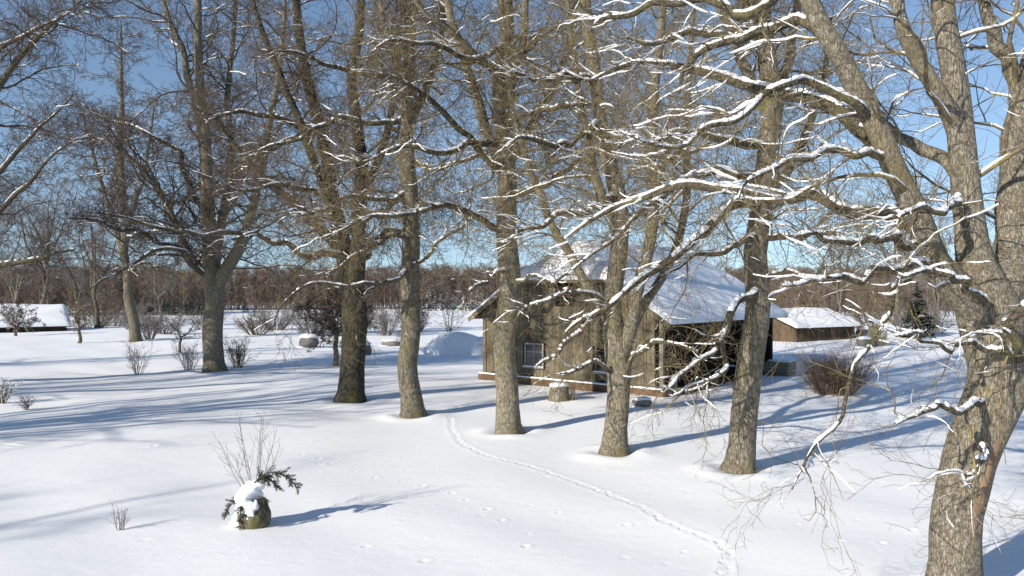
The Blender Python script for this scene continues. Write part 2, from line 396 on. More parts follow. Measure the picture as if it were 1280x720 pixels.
hero('deciduous_tree', 'bare tree with a thick dark trunk splitting into several steep stems, moss around the fork', 'tree', 437, 501, 26.6,
 [s_((437,503,0,19),(439,470,0,16.5),(439,430,0,16),(438,390,0,17),(437,350,0,16),(429,312,0,12),(421,270,.2,10),(409,210,.3,8.5),(395,150,.5,8),(381,90,.6,7),(370,20,.8,6),(360,-120,1,4),(355,-230,1,1.5)),
  s_((440,375,0,12),(447,335,-.3,12),(449,290,-.5,10),(450,230,-.6,9),(446,165,-.7,8),(442,100,-.8,7),(449,30,-1,6),(455,-80,-1.2,4),(460,-220,-1.2,1.5)),
  s_((432,345,0,8),(414,300,.5,7.5),(390,275,.9,7),(362,250,1.2,6),(330,225,1.5,5),(300,190,1.8,4),(270,152,2,3),(240,125,2.2,1.5)),
  s_((426,310,0,8),(414,260,-.5,7),(400,225,-.8,6),(386,185,-1.2,5.5),(370,140,-1.4,5),(345,80,-1.8,4),(322,20,-2,3),(300,-80,-2,1.2)),
  s_((450,250,-.5,6),(470,210,.2,5.5),(485,160,.8,5),(495,100,1.2,4),(500,30,1.5,3),(505,-80,1.8,1.2))],
 [s_((430,322,0,5.5),(410,316,-.4,5),(390,322,-.7,4.6),(365,310,-1,4),(340,300,-1.3,3.5),(315,293,-1.6,2.8),(290,300,-2,1.4)),
  s_((452,335,0,5.5),(466,305,.5,5),(482,295,.8,4.4),(500,290,1,3.5),(525,296,1.2,2)),
  s_((447,290,0,4.5),(480,262,-.6,4),(505,250,-1,3),(540,262,-1.4,1.5)),
  s_((412,245,0,4),(380,240,-.8,3.6),(345,232,-1.5,3),(310,240,-2,2.3),(280,232,-2.5,1.2)),
  s_((398,165,.3,4),(350,150,-.5,3.4),(300,140,-1.2,2.6),(262,150,-1.8,1.4))],
 seed=13, k1=18, snow=.46, twig='twig_dark', bark='bark_black', lowz=5.0, l1=(2, 4.6), tw=1.2, tdens=.85)
hero('deciduous_tree', 'slim upright tree with a single straight grey trunk and thin snowy boughs', 'tree', 517, 518, 23.6,
 [s_((517,520,0,17),(516,480,0,13.5),(514,400,0,13),(513,330,0,12.5),(512,250,0,11),(510,180,0,10.5),(508,120,0,9.5),(512,60,0,8.5),(515,0,0,8),(520,-120,0,6),(525,-280,0,2)),
  s_((510,165,0,6),(528,120,.4,5.5),(545,70,.8,5),(555,10,1,4),(560,-100,1.2,1.5)),
  s_((509,110,0,6),(492,70,-.4,5),(478,20,-.6,4),(470,-70,-.8,1.5))],
 [s_((513,340,0,3.6),(500,345,-.4,3.3),(484,351,-.7,3.2),(466,356,-1,3),(440,358,-1.2,2.6),(402,355,-1.6,2.2),(372,362,-2,1.9),(352,380,-2.2,1.4),(340,412,-2.4,.8)),
  s_((472,356,-.9,2.3),(455,370,-.8,2),(446,392,-.7,1.8),(440,410,-.6,1)),
  s_((518,340,0,2.8),(533,322,-.4,2.6),(548,300,-.8,2.2),(575,285,-1.2,1.8),(600,262,-1.5,1)),
  s_((508,150,0,4),(475,156,-.5,3.6),(435,150,-1,3.2),(390,163,-1.6,2.6),(345,182,-2,1.8),(320,190,-2.2,1)),
  s_((508,100,0,3.6),(460,95,-.5,3.2),(415,82,-1,2.8),(380,68,-1.5,2),(348,62,-2,1)),
  s_((512,245,0,3.6),(480,250,-.6,3.2),(440,246,-1.2,2.8),(400,262,-1.8,2),(370,275,-2,1)),
  s_((514,205,0,3.4),(545,212,-.4,3),(590,196,-.9,2.4),(635,184,-1.3,1.4)),
  s_((512,290,0,3.2),(480,300,-.8,2.8),(440,322,-1.5,2.2),(405,345,-2,1.2))],
 seed=14, k1=15, snow=.44, lowz=5.2, l1=(1.8, 4), bark='bark_dark')
hero('deciduous_tree', 'tall straight grey trunk standing in front of the cabin window, wide bare crown', 'tree', 637, 538, 20.9,
 [s_((637,540,0,18),(636,500,0,15),(634,440,0,14.8),(633,370,0,14.5),(632,290,0,14),(630,210,0,12.5),(628,130,0,12),(630,60,0,11),(632,0,0,10),(635,-150,0,7),(632,-340,0,2)),
  s_((631,235,0,8),(612,175,.4,7.5),(595,120,.8,7),(575,60,1,6),(556,0,1.2,5),(540,-90,1.4,2)),
  s_((629,140,0,7),(645,90,-.4,6),(655,30,-.8,5),(662,-80,-1,2)),
  s_((632,215,0,6),(660,165,.8,5.5),(690,110,1.4,5),(712,50,1.8,4),(725,-40,2,2)),
  s_((628,100,0,5.5),(600,75,-.7,5),(565,40,-1.2,4),(530,15,-1.6,3),(500,-30,-1.8,1.5))],
 [s_((630,285,0,5),(605,278,-.5,4.6),(568,258,-1,4.2),(535,262,-1.5,3.6),(500,265,-2,3),(465,272,-2.3,2.4),(430,288,-2.6,1.8),(395,300,-2.8,1)),
  s_((628,225,0,5),(600,190,-.6,4.6),(570,160,-1,4.2),(535,125,-1.5,3.4),(500,100,-2,2.4),(475,92,-2.2,1.2)),
  s_((634,255,0,5),(665,237,-.6,4.4),(693,222,-1,3.6),(725,198,-1.5,2.4),(745,195,-1.8,1.2)),
  s_((633,330,0,3.2),(612,345,-.8,2.8),(592,362,-1.2,2.2),(575,380,-1.4,1.2)),
  s_((640,350,0,3),(665,345,-.8,2.6),(690,352,-1.2,2.2),(715,342,-1.5,1.2)),
  s_((628,185,0,4.6),(590,180,-1,4.2),(550,192,-1.8,3.6),(505,185,-2.4,2.8),(460,200,-2.8,1.8),(430,196,-3,1)),
  s_((630,60,0,4),(590,72,-1,3.6),(545,58,-1.8,3),(500,50,-2.4,2),(470,58,-2.7,1)),
  s_((633,150,0,4),(670,140,-1,3.6),(715,128,-1.8,2.6),(750,138,-2.3,1.3))],
 seed=15, k1=18, snow=.5, twig='twig_moss', lowz=5.0, l1=(1.8, 4.2))
hero('deciduous_tree', 'many-stemmed bare tree, its knobbly trunk forking low before the cabin wall', 'tree', 768, 567, 17.9,
 [s_((768,571,0,20),(769,540,0,15.5),(771,490,0,15),(771,450,0,17),(768,415,0,15),(768,370,0,12),(774,320,0,12),(776,280,0,11),(770,235,.1,11),(762,190,.2,10),(750,140,.3,9),(741,80,.4,9),(735,20,.5,8),(730,-100,.5,6),(728,-330,.5,2)),
  s_((774,450,0,11),(786,405,-.2,9.5),(798,355,-.3,8.5),(811,305,-.4,8),(817,250,-.3,8),(815,180,-.1,7.5),(818,110,0,6.5),(825,40,.1,5.5),(833,-60,.2,4),(840,-240,.2,1.5)),
  s_((765,420,0,8),(745,372,.4,7),(722,335,.8,6),(697,292,1.1,5.5),(676,245,1.3,5),(655,195,1.5,4),(640,130,1.8,2.5),(630,70,2,1)),
  s_((772,300,.2,7),(752,240,.7,6.5),(738,190,1,6),(726,130,1.2,5),(715,60,1.4,4),(708,-40,1.6,1.6)),
  s_((782,420,0,7),(805,385,.6,6.5),(830,345,1.2,6),(848,300,1.6,5.5),(858,240,2,5),(856,170,2.2,4.5),(862,90,2.4,4),(868,0,2.6,2.5),(870,-90,2.6,1))],
 [s_((775,475,0,4),(800,440,-.4,3.5),(822,425,-.6,3),(850,430,-.8,2),(872,440,-1,1)),
  s_((760,395,0,5),(742,372,-.5,4.4),(715,368,-.9,4),(690,372,-1.2,3),(660,385,-1.4,2),(642,383,-1.6,1)),
  s_((758,380,0,4.6),(735,400,-.5,4),(712,425,-.8,3.4),(690,445,-1,2.6),(670,455,-1.1,1.2)),
  s_((765,250,0,5),(735,262,-.6,4.5),(705,268,-1,4),(670,285,-1.4,3),(640,290,-1.6,1.6)),
  s_((752,150,0,5),(725,172,-.6,4.4),(695,180,-1,4),(665,172,-1.4,3),(635,182,-1.7,1.4)),
  s_((815,220,0,4.4),(842,195,-.6,3.8),(870,188,-1,3),(895,170,-1.2,1.5)),
  s_((745,110,.3,4.4),(715,95,-.2,4),(680,100,-.8,3),(645,88,-1.2,1.4)),
  s_((766,470,0,3),(745,452,-.5,2.6),(725,462,-.8,2.2),(700,470,-1,1.2))],
 seed=16, k1=20, snow=.55, twig='twig_moss', lowz=4.6, l1=(1.4, 3.4), bark='bark')
hero('deciduous_tree', 'tall sunlit bare tree with thick straight trunk before the open side of the cabin', 'tree', 922, 588, 16.2,
 [s_((922,591,0,22),(927,560,0,18.5),(933,510,0,17.5),(940,440,0,17),(948,370,0,16),(954,290,0,15),(958,210,0,14),(962,140,0,14),(957,70,0,13),(949,10,0,12),(942,-100,0,10),(940,-380,0,3)),
  s_((960,170,0,8),(978,110,.5,7.5),(990,50,.8,6),(1000,-20,1,5),(1010,-120,1.2,2)),
  s_((958,150,0,8),(935,90,-.2,7),(915,40,-.4,6),(895,-10,-.6,5),(880,-100,-.8,2)),
  s_((956,260,0,7),(985,215,.8,6),(1010,160,1.4,5),(1030,100,1.9,4),(1040,20,2.3,2)),
  s_((950,60,0,7),(930,0,.5,6),(905,-60,.8,4),(890,-150,1,1.5))],
 [s_((952,245,0,7.5),(925,258,-.4,7.2),(900,270,-.8,7),(878,290,-1.2,6.5),(858,306,-1.5,6),(838,325,-1.8,5.5),(812,340,-2,5),(788,354,-2.2,4.2),(765,374,-2.4,3.8),(740,396,-2.5,3),(715,411,-2.6,2),(700,424,-2.7,1)),
  s_((953,300,0,5),(925,305,-.6,4.4),(900,320,-1,4),(872,318,-1.3,3.2),(845,335,-1.6,2.4),(820,352,-1.8,1.2)),
  s_((945,362,0,5.5),(925,375,-.5,5.2),(914,395,-.9,4.8),(905,418,-1.1,4.2),(890,440,-1.3,3.6),(870,455,-1.5,3),(850,470,-1.7,2),(835,485,-1.8,1)),
  s_((912,400,-.9,4),(903,432,-1,3.6),(908,458,-1.1,3.2),(890,476,-1.3,2.8),(865,483,-1.5,2),(840,495,-1.7,1)),
  s_((955,190,0,6),(925,180,-.5,5.4),(890,172,-1,4.8),(855,165,-1.4,3.8),(820,175,-1.7,2.8),(790,168,-2,1.4)),
  s_((957,225,0,6),(915,215,-.6,5.4),(870,225,-1.2,4.8),(830,245,-1.6,4),(795,268,-1.9,3.4),(765,300,-2.1,2.6),(740,320,-2.3,2),(715,345,-2.4,1)),
  s_((956,292,0,5),(990,298,-.5,4.4),(1025,290,-.9,3.4),(1060,300,-1.2,1.6)),
  s_((948,350,0,4.4),(980,340,-.5,4),(1010,346,-.9,3),(1040,336,-1.1,1.4)),
  s_((952,30,0,6),(915,45,-.6,5.4),(870,38,-1.2,4.6),(825,52,-1.7,3.4),(785,48,-2,1.8))],
 seed=17, k1=20, snow=.6, twig='twig_moss', lowz=4.8, l1=(1.3, 3.2))
hero('deciduous_tree', 'nearest and thickest tree, rough cracked trunk with snow clumps and snow-laden arching boughs', 'tree', 1193, 741, 9.6,
 [s_((1186,760,0,36),(1195,715,0,32),(1207,650,0,31),(1218,570,0,33),(1225,490,0,36),(1228,425,0,38),(1226,375,0,36),(1219,325,0,22),(1212,265,.1,18),(1205,200,.1,17),(1198,140,.2,16),(1188,70,.2,15),(1178,0,.2,14),(1168,-160,.3,11),(1160,-520,.3,3)),
  s_((1214,400,0,26),(1195,352,-.1,22),(1163,300,-.2,18),(1137,250,-.2,16),(1111,200,-.3,15),(1086,140,-.3,14),(1052,70,-.4,13),(1021,10,-.4,12),(990,-100,-.5,9),(960,-300,-.5,3)),
  s_((1206,175,.1,12),(1182,132,.1,11),(1150,76,0,10),(1127,20,-.1,8.5),(1118,-60,-.1,6),(1100,-250,-.1,2)),
  s_((1236,410,0,28),(1255,335,.2,24),(1268,260,.4,20),(1276,180,.5,17),(1284,100,.6,15),(1300,0,.7,12),(1322,-250,.8,4)),
  s_((1279,140,.5,11),(1262,82,.6,10),(1246,42,.6,9),(1232,0,.7,7),(1218,-110,.8,2)),
  s_((1205,232,.1,10),(1184,206,.3,9.5),(1152,186,.6,8.5),(1122,170,.8,7.5),(1095,150,1,6),(1060,135,1.3,4),(1030,140,1.5,2))],
 [s_((1152,290,-.2,16),(1128,238,-.1,15),(1101,187,.1,13),(1070,158,.3,12),(1020,128,.6,10),(967,113,.9,9),(920,105,1.2,7.5),(882,93,1.4,7),(835,82,1.6,5.5),(795,80,1.8,4),(765,88,1.9,3),(740,100,2,1.4)),
  s_((1140,290,-.2,13),(1104,263,0,11),(1060,257,.3,9.5),(1012,246,.6,8.5),(960,243,.9,7.5),(900,238,1.2,6.5),(860,232,1.4,6),(815,242,1.6,5),(770,262,1.8,4),(735,280,1.9,2.8),(705,300,2,1.2)),
  s_((1155,315,-.2,7),(1105,302,-.5,5.5),(1055,299,-.8,4.5),(1012,292,-1,3.4),(985,296,-1.1,1.5)),
  s_((1175,345,-.2,7),(1132,334,-.5,6),(1085,344,-.9,5),(1040,345,-1.2,4.4),(1005,352,-1.4,3.4),(975,357,-1.6,1.6)),
  s_((1235,505,-.38,5.5),(1212,508,-.6,5),(1192,514,-.8,4.6),(1170,507,-1,4),(1146,524,-1.2,3),(1118,532,-1.3,1.6)),
  s_((1150,325,-.3,4.6),(1118,372,-.7,4.2),(1098,420,-.9,3.6),(1072,455,-1.1,3.2),(1048,500,-1.2,3),(1034,545,-1.3,2.4),(1010,575,-1.4,2),(990,612,-1.5,1)),
  s_((1047,60,-.4,9),(1005,28,-.2,8),(962,36,0,7),(922,46,.2,6),(885,62,.4,5),(862,88,.5,4),(850,110,.6,2)),
  s_((1030,25,-.4,8),(990,-8,-.1,7),(942,18,.1,6.5),(900,8,.3,6),(850,0,.5,5.4),(800,12,.7,4.6),(760,22,.8,3.6),(735,40,.9,2)),
  s_((1090,150,-.3,7),(1050,118,-.6,6),(1010,100,-.8,5.6),(965,112,-1,5),(925,145,-1.2,4.4),(890,160,-1.3,4),(858,178,-1.4,3.4),(820,182,-1.5,2.6),(785,165,-1.6,1.4)),
  s_((1110,200,-.3,6),(1075,190,-.6,5.4),(1030,184,-.9,4.8),(985,200,-1.1,4),(945,222,-1.3,3),(915,250,-1.4,1.6)),
  s_((1240,395,-.38,6),(1222,372,-.7,5.4),(1202,352,-.9,5),(1180,340,-1.1,4),(1150,345,-1.3,3),(1120,352,-1.5,1.6)),
  s_((1262,470,-.3,7),(1275,430,-.5,7),(1262,395,-.7,6.5),(1285,372,-.8,5.5),(1300,345,-.8,3)),
  s_((1230,450,-.38,4.4),(1205,430,-.7,4),(1180,437,-.9,3.4),(1150,415,-1.1,2.8),(1120,430,-1.3,1.5)),
  s_((1246,560,-.36,4),(1228,572,-.6,3.6),(1214,592,-.7,2.6),(1204,600,-.8,1.4)),
  s_((1236,470,-.38,4),(1262,440,-.8,3.6),(1240,415,-1,3),(1215,418,-1.1,1.6)),
  s_((1208,250,0,6),(1180,262,-.5,5),(1150,262,-.8,4),(1118,275,-1,2))],
 seed=18, k1=14, snow=.66, twig='twig_moss', lowz=4.6, l1=(1.2, 3.2), bark='bark_big', dens=.9, tw=.8, tdens=.85, ldens=.95, ls=.75, zcut=4.4, keep=.5, scar=True)
hero('deciduous_tree', 'bare tree at the view edge, only its long boughs leaning in over the field', 'tree', -130, 490, 30,
 [s_((-130,492,0,17),(-128,420,0,14),(-124,340,0,13),(-118,260,0,12),(-112,170,0,10),(-105,80,0,8),(-98,-30,0,6),(-90,-160,0,2)),
  s_((-122,320,0,9),(-90,250,-.3,7.5),(-45,180,-.6,6),(0,105,-.9,4.4),(30,62,-1,3.4),(62,30,-1.2,2.4),(100,0,-1.3,1.4),(120,-40,-1.4,1)),
  s_((-120,290,0,8),(-150,220,.5,7),(-190,140,1,6),(-230,50,1.4,4),(-260,-40,1.6,1.5))],
 [s_((-110,275,0,5),(-60,245,-.8,4.2),(-10,222,-1.5,3.4),(28,182,-2,2.6),(60,150,-2.4,1.6),(92,118,-2.7,.7)),
  s_((-100,150,0,5),(-50,105,-.8,4),(0,60,-1.4,3),(40,40,-2,2),(85,15,-2.4,.8)),
  s_((-118,330,0,5),(-60,305,-.8,4),(0,262,-1.5,3.2),(40,222,-2,2.4),(72,190,-2.4,1.5),(95,172,-2.6,.6)),
  s_((-118,350,0,5.5),(-60,340,-.8,5),(0,330,-1.5,4.2),(50,322,-2.2,3),(90,312,-2.6,1.5))],
 seed=19, k1=34, snow=.42, twig='twig_dark', lowz=5, l1=(2.5, 5.5), bark='bark_dark', tw=1.3)

# ------------------------------------------------------------------ generic trees
def tree_geo(rng, H, r0, spread=.32, twr=1.0, dens=1.0, fork=.3, levels=3, nst=4, lowfrac=.25, up=.2, snow=.3, l1f=(.16, .34), crook=.12):
    """returns trunk Geo, crown Geo, snow Geo about the origin"""
    n = 20; z = np.linspace(-.15, H*fork, n); P = np.zeros((1, n, 3)); P[0, :, 2] = z
    P[0, :, :2] = np.cumsum(rng.normal(size=(n, 2))*r0*.18, axis=0)
    R = np.linspace(r0, r0*.75, n)[None]
    tr = Geo(); cr = Geo(); sn = Geo()
    tr.tubes(P, R, 12, rng, .05, .35)
    st = []; 
    d0 = rng.uniform(0, 6.28)
    for j in range(nst):
        a = d0+j*6.28/nst+rng.uniform(-.4, .4); lean = rng.uniform(.3, 1)*spread if j else spread*.15
        d = unit(np.array([math.cos(a)*lean, math.sin(a)*lean, 1.])); q = [P[0, -2]]; m = 18
        L = H*(1-fork)*rng.uniform(.8, 1.02)
        for i in range(m-1):
            q.append(q[-1]+d*L/(m-1)); d = unit(d+crook*rng.normal(size=3)*[1, 1, .5]+[0, 0, .03])
        st.append(np.array(q))
    SP = np.stack(st); SR = np.linspace(r0*.62, r0*.06, 18)[None].repeat(nst, 0)
    tr.tubes(SP, SR, 7, rng, .05)
    P1, R1, _ = grow(rng, SP, SR, int(10*dens), lowfrac*.3, .98, (40, 75), (H*l1f[0], H*l1f[1]), 9, .16, .01, .012, .2, .6, r0*.35, up)
    k0, kR, _ = grow(rng, P, R, 3, .6, .98, (60, 90), (H*.15, H*.3), 9, .16, .01, .012, .2, .3, r0*.35, up)
    P1 = np.concatenate([P1, k0]); R1 = np.concatenate([R1, kR])
    g = P1[..., 2].min(1) > .3; P1 = P1[g]; R1 = R1[g]
    sc = H/16
    P2, R2, _ = grow(rng, P1, R1, int(8*dens), .1, 1, (28, 65), (.7*sc, 2.1*sc), 6, .2, .02, .009, .3, .8, .02*sc)
    R2 = np.maximum(R2, .004*twr)
    cr.tubes(P1, R1, 5, rng); cr.tubes(P2, R2, 3, rng)
    sn.snow(P1, R1, 5, rng, snow+.05, 1.3); sn.snow(P2, R2, 3, rng, snow, 1)
    if levels >= 3:
        P3, R3, _ = grow(rng, P2, R2, int(7*dens), .08, 1, (25, 60), (.3*sc, .9*sc), 4, .2, .03, .008, .5, .85, .006)
        R3 = np.maximum(R3, .003*twr); cr.tubes(P3, R3, 3, rng)
    if levels >= 4:
        P4, R4, _ = grow(rng, P3, R3, 2, .2, 1, (25, 60), (.1, .3), 3, .2, .04, .008, .6, .9, .004)
        R4 = np.maximum(R4, .0022*twr); cr.tubes(P4, R4, 3, rng)
    return tr, cr, sn
def put_tree(name, label, cat, x, y, geos, bark='bark_dark', twig='twig_dark', group=None, rz=0, sc=1.0, meshes=None):
    root = empty(name, (x, y, float(gz(x, y))-.03), label, cat, group, rz); root.scale = (sc, sc, sc)
    if meshes is None:
        tr, cr, sn = geos; meshes = [tr.mesh('trunk'), cr.mesh('crown'), sn.mesh('snow') if sn.n else None]
        for me, mt in zip(meshes, (M[bark], M[twig], M['snow'])):
            if me: me.materials.append(mt)
    for nm, me in zip(('trunk', 'crown', 'snow'), meshes):
        if me:
            o = bpy.data.objects.new(nm, me); COL.objects.link(o); o.parent = root
    return meshes
# trees standing beside and behind the viewpoint: they throw the long crown shadows over the open snow
rng = np.random.default_rng(77)
pm = put_tree('deciduous_tree', 'bare old tree beyond the edge of the view, throwing its shadow over the open snow', 'tree', -23.5, 13.5,
     tree_geo(rng, 17, .32, .55, 1.1, 1.0, .24, 3, 5, snow=.2), group='old trees around the open snow')
pm2 = None
for (x, y, rz, s) in ((-32, 19, 2.1, 1.05), (-42, 28, 4.0, 1.1), (-32, -9, 1.3, .95), (-29, 9.5, 5.2, 1.0), (-39, 12, .6, 1.0), (-36, 3.5, 3.3, 1.0)):
    put_tree('deciduous_tree', 'bare old tree beyond the edge of the view, throwing its shadow over the open snow', 'tree', x, y, None, group='old trees around the open snow', rz=rz, sc=s, meshes=pm)
BASES += [(-23.5, 13.5, .42)]

# background bare trees (far side of the garden)
rng = np.random.default_rng(5)
pro = [tree_geo(rng, 20, .30, .35, 3.2, 1.0, .22, 3, 5, snow=.12), tree_geo(rng, 17, .24, .42, 3.2, 1.0, .15, 3, 5, snow=.12)]
bm = [None, None]
spots = [(-20, 95, 1.0, 'hazy bare tree far behind the low shed roof'), (20, 110, 1.15, 'second hazy bare tree beyond the shed roof, taller than its neighbour'), (52, 88, 1.0, 'grey bare tree with a wide crown above the thicket'),
 (98, 118, 1.15, 'bare tree beyond the thicket, in front of the brown wood'), (122, 82, .8, 'pale bare tree close to the leaning tree'), (200, 130, 1.0, 'small far bare tree between the leaning tree and the bough tree'),
 (-70, 80, 1.1, 'tall grey bare tree out past the shed end'), (1052, 95, .95, 'bare tree far behind the small brown outbuilding'), (1120, 80, .9, 'bare tree behind the dark spruce'), (1170, 70, .8, 'bare tree past the dark spruce, beside the field'),
 (880, 120, .8, 'thin far bare tree showing above the cabin roof'), (1240, 66, .95, 'bare tree glimpsed behind the nearest trunk'), (700, 130, .85, 'far bare tree behind the cabin gable'), (1330, 70, 1.0, 'bare tree beyond the nearest tree, out at the edge')]
for i, (px, d, s, lb) in enumerate(spots):
    x = (px-640)/F*d; k = i % 2
    bm[k] = put_tree('bare_tree', lb, 'tree', x, d, pro[k], twig='twig_grey', group='bare trees behind the garden', rz=i*1.7, sc=s, meshes=bm[k])

# small garden trees
def small(px, py, H, r0, lb, seed, snow=.6, spread=.7, twig='twig_moss', lean=None, dens=1.0, fork=.35, crook=.25, up=.05, name='garden_tree', twr=1.6, nst=4):
    rng = np.random.default_rng(seed); x, y = gd(px, py)
    g = tree_geo(rng, H, r0, spread, twr, dens, fork, 3, nst, .1, up, snow, (.18, .42), crook)
    put_tree(name, lb, 'tree', x, y, g, 'bark_dark', twig)
small(99, 429, 3.4, .13, 'small crooked garden tree with a snowy forked limb, beside the dark-edged shed', 31, .6, 1.0, nst=3, twr=2.2)
small(225, 441, 2.9, .09, 'thin snowy sapling close to the forked big tree', 32, .8, .9, 'twig_grey', nst=3, twr=2)
small(420, 458, 4.6, .15, 'low garden tree with a dense dark drooping crown behind the thick dark trunk', 33, .35, 1.3, 'twig_dark', dens=1.5, fork=.38, crook=.3, up=-.25, nst=6, twr=2.2)
small(560, 432, 5, .05, 'slender pale multi-stemmed tree behind the slim upright trunk', 34, .1, .25, 'twig_grey', fork=.05, crook=.05, nst=5, dens=.7, twr=1.8)
small(505, 436, 4.5, .11, 'leaning small tree next to a low snow-capped rock', 35, .2, .5, 'twig_dark', fork=.3, nst=3, twr=2)
small(20, 420, 3.6, .12, 'bushy dark garden tree in front of the shed', 36, .5, 1.3, 'twig_dark', fork=.2, nst=5, dens=1.3, twr=2.2, up=-.1)
small(1106, 398, 6, .15, 'small mossy tree next to the grey well box', 37, .4, .8, 'twig_moss', nst=4, twr=2, fork=.2)

# ------------------------------------------------------------------ shrubs
def shrub(px, py, H, W, n, lb, seed, twig='twig_grey', r=.006, snow=0, k=(6, 5), name='shrub', pos=None, trop=.03, group=None, foot=.12):
    rng = np.random.default_rng(seed)
    x, y = pos if pos else gd(px, py)
    a = rng.uniform(0, 6.28, n); q = rng.uniform(0, 1, n)**.6; st = np.zeros((n, 8, 3))
    p = np.stack([np.cos(a)*W*foot*q, np.sin(a)*W*foot*q, np.full(n, -.05)], 1)
    lean = np.arctan(q*W*.5/H); d = np.stack([np.cos(a)*np.sin(lean), np.sin(a)*np.sin(lean), np.cos(lean)], 1)
    L = H*rng.uniform(.55, 1.05, n)/np.cos(lean)**.5
    st[:, 0] = p
    for j in range(1, 8):
        p = p+d*(L/7)[:, None]; st[:, j] = p; d = unit(d+.1*rng.normal(size=(n, 3))+[0, 0, trop])
    R = r*np.linspace(1.6, .6, 8)[None]*rng.uniform(.7, 1.3, n)[:, None]
    g = Geo(); g.tubes(st, R, 4, rng)
    P2, R2, _ = grow(rng, st, R, k[0], .15, 1, (20, 55), (H*.2, H*.5), 5, .15, trop, .01, .5, .8, r*.8); R2 = np.maximum(R2, r*.45); g.tubes(P2, R2, 3, rng)
    P3, R3, _ = grow(rng, P2, R2, k[1], .15, 1, (20, 55), (H*.08, H*.22), 4, .15, trop, .01, .5, .8, r*.6); R3 = np.maximum(R3, r*.35); g.tubes(P3, R3, 3, rng)
    loc = (x, y, float(gz(x, y)))
    if snow:
        root = empty(name, loc, lb, 'shrub', group); link('twigs', g.mesh('twigs'), M[twig], root)
        s = Geo(); s.snow(P2, R2*1.6, 4, rng, snow, 1.6); s.snow(P3, R3*1.5, 3, rng, snow, 1.2)
        if s.n: link('snow', s.mesh('snow'), M['snow'], root)
    else: tag(link(name, g.mesh(name), M[twig], None, loc), lb, 'shrub', group)
shrub(173, 468, 1.7, 1.4, 14, 'sparse grey shrub alone on the snow in front of the forked big tree', 41, r=.008)
shrub(237, 462, 1.5, 1.8, 22, 'low grey shrub close against the forked big tree', 42, r=.008)
shrub(297, 460, 1.6, 1.8, 26, 'dark shrub leaning outwards beside the forked big trunk', 43, 'twig_dark', r=.01, trop=0)
shrub(3, 504, .85, .9, 16, 'dark snow-capped shrub at the very edge of the open snow', 44, 'twig_dark', r=.008, snow=.7)
shrub(36, 512, .55, .7, 14, 'tiny twiggy shrub poking out of the snow next to the dark one', 45, 'twig_dark', r=.006, snow=.5)
shrub(151, 662, .5, .28, 9, 'small tuft of bare twigs alone in the front snow', 46, 'twig_grey', r=.004, k=(3, 2))
shrub(187, 424, 2.4, 3.0, 34, 'wide grey shrub at the foot of the distant leaning tree', 47, r=.016)
shrub(165, 412, 2.4, 4.0, 34, 'grey thicket bush behind the leaning tree', 48, r=.018)
shrub(1042, 492, 1.65, 2.5, 230, 'round dense reddish brown bush on the snow past the cabin', 49, 'twig_red', r=.006, k=(6, 3), trop=.02, foot=.26)
shrub(1022, 420, 1.3, 2.2, 26, 'grey bush in front of the brown outbuilding', 50, r=.012)
hed = [(118, 82, 3.4, 9, 'grey bare thicket between the low shed and the leaning tree'), (142, 88, 3.6, 9, 'grey bare thicket further along toward the leaning tree'), (205, 68, 2.2, 5, 'pale bush between the leaning tree and the thin sapling'),
 (320, 66, 2.0, 5, 'pale bush past the forked big tree'), (345, 75, 3.0, 6, 'grey bush with a rounded top beyond the mossy rock'), (392, 64, 2.6, 5, 'bush behind the mossy snow-capped rock'), (450, 70, 3, 5, 'bush behind the thick dark trunk'), (482, 66, 2.8, 4.5, 'brownish bush between the dark trunk and the slim trunk'),
 (520, 72, 2.6, 4.5, 'bush directly behind the slim upright trunk'), (1088, 74, 3.0, 6, 'grey bush beyond the well box'), (1130, 66, 2.4, 5, 'bush at the foot of the dark spruce'), (1165, 60, 2.2, 5, 'bush past the dark spruce toward the nearest trunk'), (1270, 52, 2.2, 4, 'bush behind the nearest trunk'), (255, 78, 2.6, 6, 'pale thicket far behind the thin sapling')]
for i, (px, d, h, w, lb) in enumerate(hed):
    shrub(0, 0, h, w, 46, lb, 60+i, 'twig_grey' if i % 3 else 'twig', r=.017, k=(6, 5), pos=((px-640)/F*d, d), group='bushes along the garden edge')

